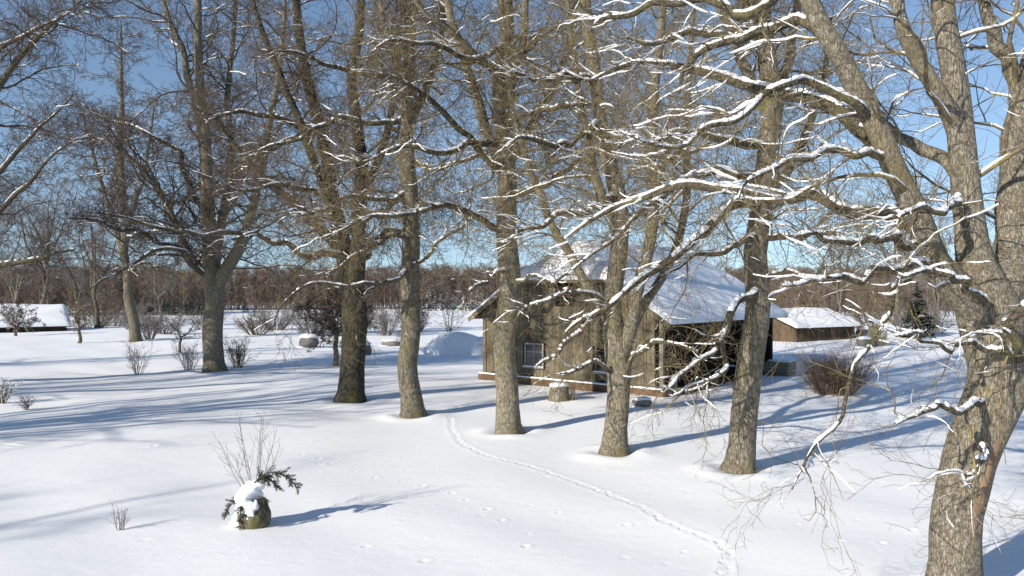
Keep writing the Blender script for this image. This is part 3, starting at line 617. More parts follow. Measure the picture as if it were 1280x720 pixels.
# ------------------------------------------------------------------ spruces
def spruce_mesh(seed, H, Rb, nb, name='spruce'):
    rng = np.random.default_rng(seed); V = []; Fc = []
    def quad(p, n=0):
        i = len(V); V.extend(p); Fc.append([i, i+1, i+2, i+3])
    for i in range(nb):
        t = rng.uniform(0, 1)**.85; z = H*(.04+.94*t); rr = Rb*(1-t)**.85*rng.uniform(.75, 1.15)+.04; a = rng.uniform(0, 6.28)
        d = np.array([math.cos(a), math.sin(a), 0]); s = np.array([-d[1], d[0], 0])
        drop = .35+.25*rng.uniform(); m = 4
        for k in range(m):
            u0, u1 = k/m, (k+1)/m
            p0 = d*rr*u0+[0, 0, z-rr*drop*u0]; p1 = d*rr*u1+[0, 0, z-rr*drop*u1+rr*.06*k]
            w0 = rr*(.10+.22*u0*(1-u0)*4*.6); w1 = rr*(.22*(u1*(1-u1)*4*.6)+.03); dz = np.array([0, 0, -rr*.16*rng.uniform(.5, 1.2)])
            quad([p0, p1, p1+s*w1+dz, p0+s*w0*1.1+dz]); quad([p1, p0, p0-s*w0*1.1+dz, p1-s*w1+dz])
    for k in range(6):
        a0, a1 = k*1.047, (k+1)*1.047; r = H*.012
        quad([np.array([math.cos(a0)*r, math.sin(a0)*r, -.2]), np.array([math.cos(a1)*r, math.sin(a1)*r, -.2]), np.array([math.cos(a1)*r*.1, math.sin(a1)*r*.1, H]), np.array([math.cos(a0)*r*.1, math.sin(a0)*r*.1, H])])
    return mesh_from(np.array(V), np.array(Fc), name, False)
sm = [spruce_mesh(i, 7.4, 1.7, 90) for i in range(3)]
for m_ in sm: m_.materials.append(M['spruce'])
sd = spruce_mesh(9, 5.6, 1.8, 90); sd.materials.append(M['spruce_dark'])  # far row darkened in its own colour to stand for shade
rng = np.random.default_rng(8)
def spr(px, d, me, s, lb, group):
    x = (px-640)/F*d; o = bpy.data.objects.new('spruce', me); COL.objects.link(o); o.location = (x, d, float(gz(x, d))-.1); o.scale = (s, s, s*rng.uniform(.9, 1.15)); o.rotation_euler.z = rng.uniform(0, 6)
    tag(o, lb, 'spruce', group)
px = 536.
while px < 690:
    spr(px, 268+rng.uniform(-6, 6), sm[int(px) % 3], rng.uniform(.85, 1.3), 'young snow-dusted spruce in the row before the brown wood', 'young spruces in a row before the wood'); px += rng.uniform(5.5, 8.5)
px = 168.
while px < 262:
    spr(px, 226+rng.uniform(-6, 3), sd, rng.uniform(.8, 1.1), 'spruce coloured dark for shade in the low row by the far field edge', 'dark spruces by the far field edge'); px += rng.uniform(3.5, 6)
spr(306, 262, sm[1], .95, 'single snowy spruce standing in front of the reddish wood', None)
spr(318, 264, sm[2], .5, 'little snowy spruce next to the single one before the wood', None)
me = spruce_mesh(21, 4.8, 1.5, 260); me.materials.append(M['spruce_dark']); spr(1146, 56, me, 1.0, 'dark green spruce beside the field, seen past the nearest trunk', None)

# ------------------------------------------------------------------ forest (one mass)
rng = np.random.default_rng(3); protos = []
for i in range(5):
    g = Geo(); H = 15; n = 6
    P = np.zeros((1, n, 3)); P[0, :, 2] = np.linspace(-.5, H, n); P[0, :, :2] = rng.normal(size=(n, 2))*.15
    R = np.linspace(.16, .03, n)[None]; g.tubes(P, R, 4, rng)
    p1, r1, _ = grow(rng, P, R, 38, .06, .99, (25, 60), (1.8, 4.6), 3, .1, .06, .012, .4, .9, .05, .2); r1 = np.maximum(r1, .045); g.tubes(p1, r1, 3, rng)
    p2, r2, _ = grow(rng, p1, r1, 8, .1, 1, (20, 55), (.8, 2.4), 2, .1, .08, .01, .7, .9, .03); r2 = np.maximum(r2, .036); g.tubes(p2, r2, 3, rng)
    protos.append((np.concatenate(g.V), np.concatenate(g.Q)))
fg = Geo()
def plant(x, y, s):
    V, Q = protos[rng.integers(5)]; a = rng.uniform(0, 6.28); c, sn = math.cos(a), math.sin(a)
    W = V@np.array([[c, sn, 0], [-sn, c, 0], [0, 0, 1]])*[s*1.45, s*1.45, s]
    fg.add(W+[x, y, float(gz(x, y))], Q)
for row, (y0, sp, sc) in enumerate(((290, 3.2, .62), (294, 2.6, .86), (299, 2.5, .98), (305, 2.5, 1.0), (312, 2.6, 1.04), (320, 2.8, 1.08))):
    x = -330.
    while x < 330:
        plant(x, y0+rng.uniform(-3, 3)+.0002*x*x, sc*rng.uniform(.88, 1.1)); x += rng.uniform(.5, 1.5)*sp
for row in range(5):                       # nearer corner of the wood
    x = -190.
    while x < -100:
        plant(x, 236+row*6+rng.uniform(-2, 2)+(x+100)*.05, rng.uniform(.8, 1.02)); x += rng.uniform(.5, 1.5)*3.4
for row in range(5):
    x = 68.
    while x < 190:
        plant(x, 196+row*6+rng.uniform(-2, 2)-(x-68)*.35, rng.uniform(.5, .68)); x += rng.uniform(.5, 1.5)*3.2
tag(link('forest', fg.mesh('forest'), M['forest']), 'reddish brown bare wood closing off the far snowy field', 'forest', kind='stuff')

# ------------------------------------------------------------------ boxes and prisms
class MB:
    def __init__(s): s.V = []; s.F = []
    def add(s, V, Fc):
        i = len(s.V); s.V += [tuple(map(float, v)) for v in V]; s.F += [tuple(k+i for k in f) for f in Fc]
    def box(s, x0, x1, y0, y1, z0, z1):
        s.add([(x0, y0, z0), (x1, y0, z0), (x1, y1, z0), (x0, y1, z0), (x0, y0, z1), (x1, y0, z1), (x1, y1, z1), (x0, y1, z1)],
              [(0, 3, 2, 1), (4, 5, 6, 7), (0, 1, 5, 4), (1, 2, 6, 5), (2, 3, 7, 6), (3, 0, 4, 7)])
    def ext(s, poly, vec):
        n = len(poly); v = [tuple(p) for p in poly]+[tuple(np.array(p)+vec) for p in poly]
        s.add(v, [tuple(range(n))[::-1], tuple(range(n, 2*n))]+[(i, (i+1) % n, n+(i+1) % n, n+i) for i in range(n)])
    def bar(s, a, b, w, h):
        a, b = np.array(a, float), np.array(b, float); t = unit(b-a); u = unit(np.cross(t, [0, 0, 1]) if abs(t[2]) < .95 else np.cross(t, [0, 1, 0])); v = np.cross(u, t)
        s.ext([a-u*w-v*h, a+u*w-v*h, a+u*w+v*h, a-u*w+v*h], b-a)
    def build(s, name, mat, parent=None, loc=None, bevel=0):
        me = bpy.data.meshes.new(name); me.from_pydata(s.V, [], s.F)
        import bmesh
        bm = bmesh.new(); bm.from_mesh(me); bmesh.ops.recalc_face_normals(bm, faces=bm.faces[:]); bm.to_mesh(me); bm.free()
        o = link(name, me, mat, parent, loc)
        if bevel:
            m = o.modifiers.new('bevel', 'BEVEL'); m.width = bevel; m.segments = 2
        return o
def blob(name, parts, mat, parent=None, loc=None, seed=0, amp=.12, flat=None):
    """lumpy rounded mass(es): parts = (x,y,z,rx,ry,rz)"""
    rng = np.random.default_rng(seed); g = Geo(); nu, nv = 22, 12
    for (x, y, z, rx, ry, rz) in parts:
        th = np.linspace(0, np.pi, nv); ph = np.arange(nu)/nu*2*np.pi
        X = np.sin(th)[:, None]*np.cos(ph); Y = np.sin(th)[:, None]*np.sin(ph); Z = np.cos(th)[:, None]*np.ones(nu)
        k = 1+amp*sum(np.sin(rng.uniform(1.5, 4)*X+rng.uniform(0, 6))*np.sin(rng.uniform(1.5, 4)*Y+rng.uniform(0, 6))*np.cos(rng.uniform(1, 4)*Z+rng.uniform(0, 6)) for _ in range(4))
        V = np.stack([x+rx*X*k, y+ry*Y*k, z+rz*Z*k], -1)[None]
        g.add(*tube_geo(V))
    return link(name, g.mesh(name), mat, parent, loc)

# ------------------------------------------------------------------ cabin
BC = np.array([5.46, 27.6]); BA = R_(-40)
barn = empty('log_cabin', (BC[0], BC[1], float(gz(*BC))-.02), 'weathered grey plank cabin under a thick snow roof, its side open and dark', 'cabin', None, BA)
XC = -4.35; LW = 8.7; LL = 10.5; WT = 3.1; SL = .64; RZ = 5.85; HIP = 4.35
rng = np.random.default_rng(2)
def rooftop(x): return min(RZ-SL*abs(x-XC)-.06, HIP-.05)
wins = [(-6.42, -5.42, .72, 1.72), (-2.9, -1.95, .72, 1.72)]; hatch = (-4.72, -3.98, 3.25, 4.2)
gb = MB(); x = -LW
while x < -.30:
    w = min(rng.uniform(.13, .2), -.30-x)
    if w < .04: break
    y0 = -rng.uniform(0, .018); za = .34; segs = [(za, None)]
    for (a, b, c, d_) in wins+[hatch]:
        if x+w > a and x < b: segs = [(za, c), (d_, None)]
    for (lo, hi) in segs:
        if lo == za and rng.uniform() < .18: lo = za+rng.uniform(0, .1)
        zl = rooftop(x) if hi is None else hi; zr = rooftop(x+w-.008) if hi is None else hi
        gb.ext([(x, y0, lo), (x+w-.008, y0, lo), (x+w-.008, y0, zr), (x, y0, zl)], np.array([0, .028, 0]))
    x += w
gb.build('front_wall', M['plank'], barn)
# horizontal belt board & inner dark skin, other walls
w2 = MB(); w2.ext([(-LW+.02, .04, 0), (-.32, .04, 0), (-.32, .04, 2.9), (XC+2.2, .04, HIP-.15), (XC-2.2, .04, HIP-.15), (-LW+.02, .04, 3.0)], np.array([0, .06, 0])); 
# dark-coloured sheet stands in for the unlit inside behind openings and window boxes
w2.build('dark_backing', M['plank_dark_shade'], barn)
sw = MB(); y = 0.02
while y < LL:
    w = rng.uniform(.14, .2); w = min(w, LL-y); dx = rng.uniform(0, .015)
    if w < .03: break
    sw.box(-LW-.03-dx, -LW-.002, y, y+w-.008, .25, WT-.05); y += w
sw.build('side_wall', M['plank_dark_shade'], barn)
bw = MB(); x = -LW
while x < 0:
    w = min(rng.uniform(.14, .2), -x); 
    if w < .03: break
    bw.ext([(x, LL, .25), (x+w-.008, LL, .25), (x+w-.008, LL, rooftop(x+w)), (x, LL, rooftop(x))], np.array([0, .03, 0])); x += w
bw.build('rear_wall', M['plank_dark_shade'], barn)
iw = MB(); y = .12
while y < LL-.05:
    w = min(rng.uniform(.15, .22), LL-.05-y); iw.box(-2.3-rng.uniform(0, .02), -2.26, y, y+w-.01, .1, 3.9); y += w
    if w < .03: break
iw.build('inner_wall', M['plank_dark_shade'], barn)
fb = MB(); y = .14
while y < LL:
    w = min(rng.uniform(.12, .18), LL-y)
    if w < .03: break
    fb.box(.0, .025+rng.uniform(0, .01), y, y+w-.012, 2.42-rng.uniform(0, .06), 2.98); y += w
fb.build('fascia_board', M['plank_dark_shade'], barn)
fl = MB(); fl.box(-LW, -.02, .1, LL, .06, .22); fl.build('floor_deck', M['plank_dark_shade'], barn)
for yy, mt in ((0.03, 'post'), (3.5, 'plank_dark_shade'), (7, 'plank_dark_shade'), (LL-.12, 'plank_dark_shade')):  # posts along the open side are coloured dark for its shade
    p = MB(); p.box(-.12, .04, yy-.06, yy+.07, .2, 3.0); p.build('post', M[mt], barn, bevel=.008)
cb = MB(); cb.box(-LW-.05, -LW+.12, -.05, -.02, .3, 3.0); cb.build('corner_board', M['plank'], barn)
lg = MB(); lg.box(-LW-.25, .12, -.14, .04, -.12, .27); lg.build('sill_log', M['log'], barn, bevel=.03)
lg = MB(); lg.box(-.08, .12, .06, LL+.1, -.12, .24); lg.build('sill_log', M['plank_dark_shade'], barn, bevel=.03)  # shade of the open side put into the log colour
ls = MB(); ls.box(-LW-.22, .08, -.17, -.022, .272, .335); ls.build('ledge_snow', M['snow'], barn, bevel=.025)
for (a, b, c, d_) in wins:
    f = MB(); t = .07
    f.box(a, b, -.045, .0, c, c+t); f.box(a, b, -.045, .0, d_-t, d_); f.box(a, a+t, -.045, 0, c+t, d_-t); f.box(b-t, b, -.045, 0, c+t, d_-t)
    f.box((a+b)/2-.025, (a+b)/2+.025, -.035, 0, c+t, d_-t); f.box(a+t, b-t, -.032, -.003, c+.62*(d_-c), c+.62*(d_-c)+.04)
    fo = f.build('window', M['white' if a < -4 else 'plank'], barn)
    g = MB(); g.box(a+t, b-t, -.012, -.004, c+t, d_-t); g.build('pane', M['glass'], fo)
    g = MB(); g.box(a-.06, b+.06, -.12, -.047, c-.04, c+.015); g.build('sill', M['white'], fo)
    g = MB(); g.box(a-.04, b+.04, -.118, -.05, c+.017, c+.06); g.build('sill_snow', M['snow'], fo, bevel=.015)
h = MB(); a, b, c, d_ = hatch
h.box(a-.05, a, -.04, .0, c, d_); h.box(b, b+.05, -.04, 0, c, d_)
for i in range(6):
    z = c+.05+i*.16; h.ext([(a, -.03, z), (b, -.03, z), (b, .03, z+.07), (a, .03, z+.07)], np.array([0, .004, .015]))
h.build('loft_hatch', M['plank_dark_shade'], barn)
# roof: boards below, thick snow above
OX = .56; OY = .42; xe = LW/2+OX
def roofpolys(dz, grow_=0.0, zadd=0.0):
    e = xe+grow_; oy = OY+grow_; hx = (RZ-HIP)/SL; hz = HIP; ez = RZ-SL*e
    hz_ = RZ-SL*hx
    A = lambda sx: [(XC+sx*e, -oy, ez), (XC+sx*e, LL+oy, ez), (XC+sx*hx, LL+oy, hz_), (XC, LL-1.25, RZ), (XC, 1.25, RZ), (XC+sx*hx, -oy, hz_)]
    T1 = [(XC-hx, -oy, hz_), (XC+hx, -oy, hz_), (XC, 1.25, RZ)]; T2 = [(XC-hx, LL+oy, hz_), (XC+hx, LL+oy, hz_), (XC, LL-1.25, RZ)]
    return [A(1), A(-1), T1, T2]
rb = MB()
for p in roofpolys(0): rb.ext(p, np.array([0, 0, -.07]))
rb.build('roof', M['plank_dark_shade'], barn)
# barge boards
bb = MB(); hx = (RZ-HIP)/SL
for sx in (-1, 1): bb.bar((XC+sx*(xe-.02), -OY-.03, RZ-SL*xe-.1), (XC+sx*hx, -OY-.03, HIP-.1), .012, .09)
bb.bar((XC-hx, -OY-.03, HIP-.1), (XC+hx, -OY-.03, HIP-.1), .012, .07)
bb.build('barge_board', M['plank'], barn)
# snow slab as a height field with rounded, uneven edges
import bmesh
def roof_snow():
    nx, ny = 120, 130; xs = np.linspace(XC-xe-.06, XC+xe+.06, nx); ys = np.linspace(-OY-.06, LL+OY+.06, ny)
    X, Y = np.meshgrid(xs, ys, indexing='ij')
    hipf = HIP+(Y+OY)*(RZ-HIP)/(1.25+OY); hipb = HIP+(LL+OY-Y)*(RZ-HIP)/(1.25+OY)
    Z = np.minimum(RZ-SL*np.abs(X-XC), np.minimum(hipf, hipb))
    # below the half-hip the gable edge is a plain verge
    ed = np.minimum(np.minimum(X-xs[0], xs[-1]-X), np.minimum(Y-ys[0], ys[-1]-Y))
    th = .24*(1-np.exp(-ed/.09))+.03*np.sin(X*2.1+1.3*np.sin(Y*1.7))*np.sin(Y*1.3)*np.minimum(1, ed*3)
    th += .02*np.sin(X*5+Y*2)*np.sin(Y*4.1)*np.minimum(1, ed*3)
    rid = np.minimum(RZ-.10, 99)
    top = Z+th; top = np.where(Z > RZ-.25, top-(Z-(RZ-.25))*.35, top)
    bot = Z+.006
    top = np.maximum(top, bot+.01)
    Vt = np.stack([X, Y, top], -1).reshape(-1, 3); Vb = np.stack([X, Y, bot], -1).reshape(-1, 3)
    idx = np.arange(nx*ny).reshape(nx, ny); q = np.stack([idx[:-1, :-1], idx[1:, :-1], idx[1:, 1:], idx[:-1, 1:]], -1).reshape(-1, 4)
    per = np.concatenate([idx[:, 0], idx[-1, 1:], idx[-2::-1, -1], idx[0, -2:0:-1]]); nxt = np.roll(per, -1); k = nx*ny
    sd_ = np.stack([per, nxt, nxt+k, per+k], -1)[:, ::-1]
    return mesh_from(np.vstack([Vt, Vb]), np.vstack([q, q[:, ::-1]+k, sd_]), 'roof_snow')
link('roof_snow', roof_snow(), M['snow'], barn)

# plank box by the rear corner
def loc_on_barn(lx, ly):
    c, s = math.cos(BA), math.sin(BA); return BC[0]+lx*c-ly*s, BC[1]+lx*s+ly*c
x, y = loc_on_barn(.85, 9.2)
cr = empty('plank_box', (x, y, float(gz(x, y))), 'low grey plank box against the rear corner of the cabin', 'box', None, BA)
b = MB()
for i in range(4): b.box(-.55, .55, -.5, .5, .002+i*.15, .14+i*.15)
b.build('box_side', M['post'], cr, bevel=.01)
blob('snow', [(0, 0, .62, .56, .5, .07)], M['snow'], cr, seed=4, amp=.03)

# stump with a snow cap in front of the cabin
x, y = gd(699, 500); st = empty('tree_stump', (x, y, float(gz(x, y))), 'snow-capped tree stump in front of the cabin wall', 'stump')
rng = np.random.default_rng(6); g = Geo(); P = np.zeros((1, 12, 3)); P[0, :, 2] = np.linspace(-.1, .52, 12); R = np.linspace(.36, .33, 12)[None].copy(); R[0, -1] = .02; P[0, -1, 2] = P[0, -2, 2]+.01
g.tubes(P, R, 28, rng, .05, .15); link('stump_wood', g.mesh('stump'), M['bark'], st)
blob('snow', [(0, 0, .53, .37, .36, .10)], M['snow'], st, seed=5, amp=.06)
shrub(0, 0, .9, 1.0, 16, 'thin bare twigs springing up around the snow-capped stump', 51, 'twig_moss', r=.004, pos=(x+.42, y-.1))
# two half-buried stones
def rock(px, py, w, h, lb, seed, cap=True, name='rock'):
    x, y = gd(px, py); r = empty(name, (x, y, float(gz(x, y))), lb, 'rock')
    blob('stone', [(0, 0, h*.38, w*.5, w*.4, h*.56)], M['stone'], r, seed=seed, amp=.10)
    blob('snow', [(0, 0, h*.80, w*.46, w*.36, h*.24), (-w*.3, -w*.1, 0, w*.3, w*.3, h*.12)], M['snow'], r, seed=seed+1, amp=.08)
rock(803, 508, .62, .32, 'half-buried rock under a snow dome beside the cabin corner', 71)
rock(386, 434, 1.35, .95, 'mossy boulder with a snow cap on the far side of the garden', 72)
rock(455, 443, .9, .8, 'small dark rock peeping out beside the thick dark trunk', 73)
rock(490, 432, 1.5, .45, 'low snow-capped rock near the leaning small tree', 74)
rock(1082, 434, 1.2, .7, 'snowy rock lying below the grey well box', 75)
rock(1079, 421, 1.1, .8, 'snowy rock right beside the grey well box', 76)

# heap of snow
x, y = gd(572, 442)
tag(blob('snow_pile', [(0, 0, .0, 1.9, 1.3, 1.35), (1.3, .2, 0, 1.7, 1.2, 1.1), (-1.3, .1, 0, 1.2, 1, .6)], M['snow'], None, (x, y, float(gz(x, y))), seed=7, amp=.10), 'heap of clean snow behind the cabin eave', 'snow heap')

# snow-covered low shed at the field edge and small outbuilding
def shed(name, lb, px1, d1, L, eave, ridge, depth, wallmat, rz=0.0, cat='shed', ov=.35):
    cx, d = (px1-640)/F*d1-L/2*math.cos(rz), d1-L/2*math.sin(rz); g0 = float(gz((px1-640)/F*d1, d1))
    r = empty(name, (cx, d, g0), lb, cat, None, rz)
    w = MB(); x = -L/2
    while x < L/2-.02:
        ww = min(rng.uniform(.16, .24), L/2-x); w.box(x, x+ww-.01, -.03-rng.uniform(0, .02), 0, -.3, eave); x += ww
    for sx in (-L/2, L/2-.03):
        w.ext([(sx, .01, -.3), (sx, depth, -.3), (sx, depth, eave), (sx, depth/2, ridge-.1), (sx, .01, eave)], np.array([.03, 0, 0]))
    w.box(-L/2, L/2, depth, depth+.03, -.3, eave)
    w.build('wall', wallmat, r)
    rf = MB(); sl = (ridge-eave)/(depth/2)
    for s in (-1, 1):
        ye = depth/2+s*(depth/2+ov); ze = ridge-sl*(depth/2+ov)
        rf.ext([(-L/2-ov, ye, ze), (L/2+ov, ye, ze), (L/2+ov, depth/2, ridge), (-L/2-ov, depth/2, ridge)], np.array([0, 0, -.08]))
    rf.build('roof', M['plank_dark_shade'], r)
    nx, ny = 70, 40; xs = np.linspace(-L/2-ov-.03, L/2+ov+.03, nx); ys = np.linspace(-ov-.03, depth+ov+.03, ny); X, Y = np.meshgrid(xs, ys, indexing='ij')
    Z = ridge-sl*np.abs(Y-depth/2); ed = np.minimum(np.minimum(X-xs[0], xs[-1]-X), np.minimum(Y-ys[0], ys[-1]-Y))
    top = Z+.30*(1-np.exp(-ed/.12))+.03+.05*np.sin(X*.9+2*np.sin(Y))*np.minimum(1, ed)
    idx = np.arange(nx*ny).reshape(nx, ny); q = np.stack([idx[:-1, :-1], idx[1:, :-1], idx[1:, 1:], idx[:-1, 1:]], -1).reshape(-1, 4); k = nx*ny
    per = np.concatenate([idx[:, 0], idx[-1, 1:], idx[-2::-1, -1], idx[0, -2:0:-1]]); nxt = np.roll(per, -1)
    V = np.vstack([np.stack([X, Y, top], -1).reshape(-1, 3), np.stack([X, Y, Z+.01], -1).reshape(-1, 3)])
    link('roof_snow', mesh_from(V, np.vstack([q, q[:, ::-1]+k, np.stack([per, nxt, nxt+k, per+k], -1)[:, ::-1]]), 'roof_snow'), M['snow'], r)
shed('low_shed', 'long low shed almost buried in snow, its wall coloured dark as shade under the snow-covered roof', 84, 74, 17, .62, 2.3, 9, M['plank_dark_shade'], .62)  # near-black wall planks hold the eave shade in their colour
shed('outbuilding', 'small brown plank outbuilding with a snow roof beyond the cabin', 1068, 57, 6.3, 1.05, 1.95, 5, M['brown_plank'], .5)

# well box
x, y = gd(1097, 432)
wl = empty('well_box', (x, y, float(gz(x, y))), 'grey plank well box with a tilted snowy lid, far behind the reddish bush', 'well')
b = MB()
for i in range(6): b.box(-.42+i*.14, -.42+i*.14+.13, -.42, -.39, -.1, 1.15); b.box(-.42+i*.14, -.42+i*.14+.13, .39, .42, -.1, 1.15); b.box(-.42, -.39, -.385+i*.128, -.385+i*.128+.12, -.1, 1.15); b.box(.39, .42, -.385+i*.128, -.385+i*.128+.12, -.1, 1.15)
b.build('box_side', M['post'], wl)
b = MB(); b.ext([(-.5, -.55, 1.55), (.75, -.55, 1.2), (.75, -.55, 1.26), (-.5, -.55, 1.61)], np.array([0, 1.1, 0])); b.build('lid', M['plank_dark_shade'], wl)
b = MB(); b.ext([(-.5, -.53, 1.615), (.72, -.53, 1.275), (.7, -.53, 1.38), (-.45, -.53, 1.75)], np.array([0, 1.06, 0])); b.build('snow', M['snow'], wl, bevel=.04)

# ------------------------------------------------------------------ planter with spruce boughs and bare stems
x, y = gd(318, 656); pl = empty('plant_pot', (x, y, float(gz(x, y))), 'mossy round pot heaped with snow, a drooping evergreen bough and thin bare stems', 'planter')
rng = np.random.default_rng(91); g = Geo(); P = np.zeros((1, 14, 3)); P[0, :, 2] = np.linspace(-.08, .46, 14)
prof = np.array([.18, .21, .235, .25, .26, .265, .262, .255, .24, .225, .21, .20, .17, .02]); P[0, -1, 2] = P[0, -2, 2]
g.tubes(P, prof[None], 26, rng, .05); link('pot', g.mesh('pot'), M['urn'], pl)
blob('snow', [(-.10, -.02, .50, .19, .19, .13), (-.03, 0, .60, .17, .13, .075), (.05, 0, .67, .16, .11, .06), (.13, .02, .74, .11, .08, .05), (-.02, -.205, .33, .10, .06, .12), (.02, -.215, .24, .07, .05, .10), (-.15, -.13, .43, .10, .10, .12),
  (-.08, -.19, .40, .10, .07, .09), (-.25, 0, .13, .09, .13, .09), (.09, -.19, .36, .05, .05, .08), (-.21, -.1, .26, .06, .06, .09), (-.02, -.24, .17, .035, .03, .05), (-.26, -.09, .05, .12, .1, .05)], M['snow'], pl, seed=92, amp=.17)
g = Geo()
# boughs: spine with needled side twigs
def bough(pts, n, ln):
    P, R = resample(pts, [.010]*len(pts), 14, rng); g.tubes(P[None], R[None], 4, rng)
    p, r, _ = grow(rng, P[None], R[None], n, .1, 1, (25, 60), (ln*.5, ln), 5, .1, -.10, .02, .5, .6, .006); g.tubes(p, r, 3, rng)
    q, rr, _ = grow(rng, p, r, 26, .0, 1, (25, 55), (.035, .07), 2, .05, 0, .2, .35, 1, .0035); g.tubes(q, np.maximum(rr, .0028), 3, rng)
bough([(.02, -.05, .68), (.2, -.06, .84), (.38, -.05, .86), (.56, -.03, .78), (.70, 0, .60)], 30, .24)
bough([(.0, -.08, .68), (.15, -.12, .80), (.30, -.10, .76), (.42, -.08, .62)], 22, .22)
bough([(-.1, -.1, .4), (-.26, -.12, .42), (-.38, -.1, .30), (-.44, -.08, .16)], 16, .16)
bough([(.1, -.1, .5), (.20, -.16, .46), (.24, -.2, .3), (.22, -.22, .14)], 18, .14)
bough([(-.05, -.1, .45), (-.12, -.24, .40), (-.12, -.28, .22), (-.1, -.27, .08)], 12, .12)
link('bough', g.mesh('bough'), M['needle'], pl)
g = Geo(); st = []
for (dx, dy, tx, h) in ((-.18, .02, -.62, 1.35), (-.1, 0, -.52, 1.3), (-.05, .03, -.3, 1.62), (-.02, -.02, -.2, 1.8), (.04, .02, .08, 1.75), (.06, 0, .16, 1.85), (.08, .03, .3, 1.5), (.1, 0, .42, 1.3), (-.12, .05, -.42, 1.1), (.02, .05, .0, 1.5), (.0, -.04, -.1, 1.3)):
    P, R = resample([(dx, dy, .55), (dx*.6+tx*.45, dy*2, .55+(h-.55)*.42), (tx*.85, dy*5, .55+(h-.55)*.75), (tx, dy*6, h)], [.0065, .005, .004, .0025], 16, rng, 1.0); st.append((P, R))
P = np.stack([a for a, _ in st]); R = np.stack([b for _, b in st]); g.tubes(P, R, 4, rng)
p, r, _ = grow(rng, P, R, 6, .25, .95, (25, 50), (.2, .5), 6, .08, .08, .01, .5, .9, .003); r = np.maximum(r, .0024); g.tubes(p, r, 3, rng)
link('stem', g.mesh('stems'), M['twig_grey'], pl)

# ------------------------------------------------------------------ ground sheet with tracks
def axis(segs):
    out = [segs[0][0]]
    for (a, b, st0, st1) in segs:
        x = a; 
        while x < b-1e-6:
            t = (x-a)/(b-a); x = min(b, x+st0+(st1-st0)*t); out.append(x)
    return np.array(out)
half = axis([(0, 9, .045, .05), (9, 40, .06, .8), (40, 160, .9, 7), (160, 900, 9, 60)])
xs = np.concatenate([-half[::-1], half[1:]])
ysf = axis([(7.5, 24, .045, .055), (24, 60, .06, .5), (60, 360, .6, 6), (360, 1400, 10, 60)]); ysb = -axis([(0, 20, .2, 1), (20, 300, 2, 30)])[::-1]+7.5
ys = np.concatenate([ysb, ysf[1:]])
X, Y = np.meshgrid(xs, ys, indexing='ij'); Z = gz(X, Y)
rng = np.random.default_rng(55)
def dent(x, y, r, dep, rim=.35, el=1.0):
    i0, i1 = np.searchsorted(xs, [x-3.2*r, x+3.2*r]); j0, j1 = np.searchsorted(ys, [y-3.2*r, y+3.2*r])
    d2 = ((X[i0:i1, j0:j1]-x)**2+((Y[i0:i1, j0:j1]-y)/el)**2)/r**2
    Z[i0:i1, j0:j1] += -dep*np.exp(-d2*1.3)+dep*rim*np.exp(-(np.sqrt(d2)-1.5)**2*4)
def trail(pix, step, r, dep, groove=.0, jit=.02):
    g = np.array([gd(a, b) for a, b in pix]); s = np.concatenate([[0], np.cumsum(np.linalg.norm(np.diff(g, axis=0), axis=1))])
    u = 0; k = 0
    while u < s[-1]:
        x = np.interp(u, s, g[:, 0]); y = np.interp(u, s, g[:, 1]); o = .05*(1 if k % 2 else -1)
        dent(x+o+rng.normal()*jit, y+rng.normal()*jit, r*rng.uniform(.8, 1.2), dep*rng.uniform(.7, 1.3)); u += step*rng.uniform(.75, 1.25); k += 1
    if groove:
        for u in np.arange(0, s[-1], .05): dent(np.interp(u, s, g[:, 0])+.02*math.sin(u*3), np.interp(u, s, g[:, 1]), .09, groove, .3)
trail([(562,522),(566,540),(578,556),(605,568),(640,577),(680,588),(720,603),(760,617),(798,632),(828,650),(860,663),(888,674),(908,686),(914,697)], .25, .042, .045, .003)
trail([(908,702),(905,722),(903,745)], .25, .042, .045, .003)
trail([(380,568),(430,586),(470,596),(530,606),(580,622),(625,645),(660,668),(662,690)], .75, .05, .032)
trail([(460,682),(470,695),(640,708)], 1.3, .05, .028)
trail([(700,640),(760,648),(862,690)], 1.6, .05, .026); trail([(1000,655),(1080,690),(1160,650)], 1.1, .06, .028)
trail([(0,555),(12,556),(22,557)], .25, .09, .07); trail([(195,557),(212,558)], .4, .08, .05)
for (bx, by, br) in BASES:
    r = np.sqrt((X-bx)**2+(Y-by)**2)
    Z += .045*np.exp(-((r-br*1.9)/(.35))**2)*(1+.4*np.sin(3*np.arctan2(Y-by, X-bx)+bx)) - .06*np.exp(-(r/(br*1.3))**4)
for _ in range(260):        # small clods dropped from the boughs
    a = rng.uniform(-6, 9); b = rng.uniform(8.5, 23); dent(a, b, rng.uniform(.025, .06), rng.choice([-.008, .012]), .15)
nx, ny = X.shape; idx = np.arange(nx*ny).reshape(nx, ny)
q = np.stack([idx[:-1, :-1], idx[1:, :-1], idx[1:, 1:], idx[:-1, 1:]], -1).reshape(-1, 4)
tag(link('ground', mesh_from(np.stack([X, Y, Z], -1).reshape(-1, 3), q, 'ground'), M['ground']), 'smooth deep snow over the garden and the far field', 'snow', kind='structure')

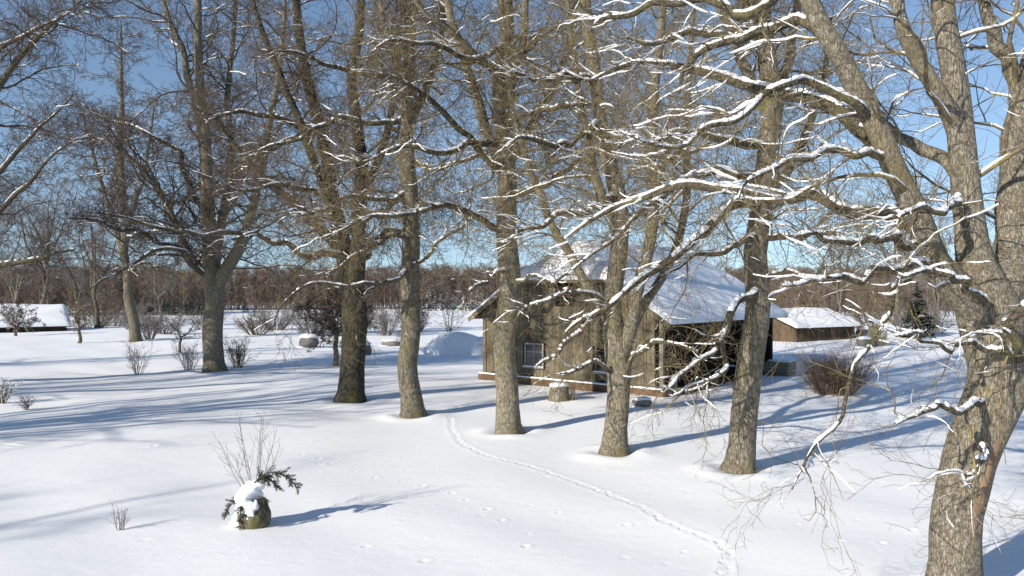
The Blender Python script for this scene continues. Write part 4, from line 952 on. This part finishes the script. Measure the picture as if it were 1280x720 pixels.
# ------------------------------------------------------------------ light, sky, camera
SUN_EL = 24.0; saz = math.atan2(-.77, -.64)      # azimuth of the sun from +Y toward +X
w = bpy.data.worlds.new('World'); scene.world = w; w.use_nodes = True; nt = w.node_tree
sky = nt.nodes.new('ShaderNodeTexSky'); sky.sky_type = 'NISHITA'; sky.sun_disc = False
sky.sun_elevation = R_(SUN_EL); sky.sun_rotation = saz % (2*math.pi); sky.altitude = 200; sky.air_density = 1.0; sky.dust_density = 0.0; sky.ozone_density = 1.9
bg = nt.nodes['Background']; tc = nt.nodes.new('ShaderNodeTexCoord'); va = nt.nodes.new('ShaderNodeVectorMath'); va.operation = 'MULTIPLY_ADD'; va.inputs[1].default_value = (1, 1, .9); va.inputs[2].default_value = (0, 0, .085)
vn = nt.nodes.new('ShaderNodeVectorMath'); vn.operation = 'NORMALIZE'
nt.links.new(tc.outputs['Generated'], va.inputs[0]); nt.links.new(va.outputs[0], vn.inputs[0]); nt.links.new(vn.outputs[0], sky.inputs[0]); nt.links.new(sky.outputs[0], bg.inputs[0]); bg.inputs[1].default_value = .108
ld = bpy.data.lights.new('sun', 'SUN'); ld.energy = 5.0; ld.angle = R_(.53); ld.color = (1, .92, .79)
so = bpy.data.objects.new('sun', ld); COL.objects.link(so)
tv = Vector((math.sin(saz)*math.cos(R_(SUN_EL)), math.cos(saz)*math.cos(R_(SUN_EL)), math.sin(R_(SUN_EL))))
so.rotation_euler = (-tv).to_track_quat('-Z', 'Y').to_euler(); so.location = tv*60
cd = bpy.data.cameras.new('camera'); cd.sensor_width = 36; cd.lens = F/1280*36; cd.clip_end = 4000; cd.clip_start = .1
co = bpy.data.objects.new('camera', cd); COL.objects.link(co); co.location = (0, 0, HC)
co.rotation_euler = (math.pi/2+math.atan((HY-360)/F), 0, 0); scene.camera = co
vs = scene.view_settings; vs.view_transform = 'Standard'; vs.look = 'None'; vs.gamma = 1; vs.use_curve_mapping = False; vs.exposure = .44
scene.cycles.max_bounces = 5; scene.cycles.diffuse_bounces = 3; scene.cycles.use_denoising = True
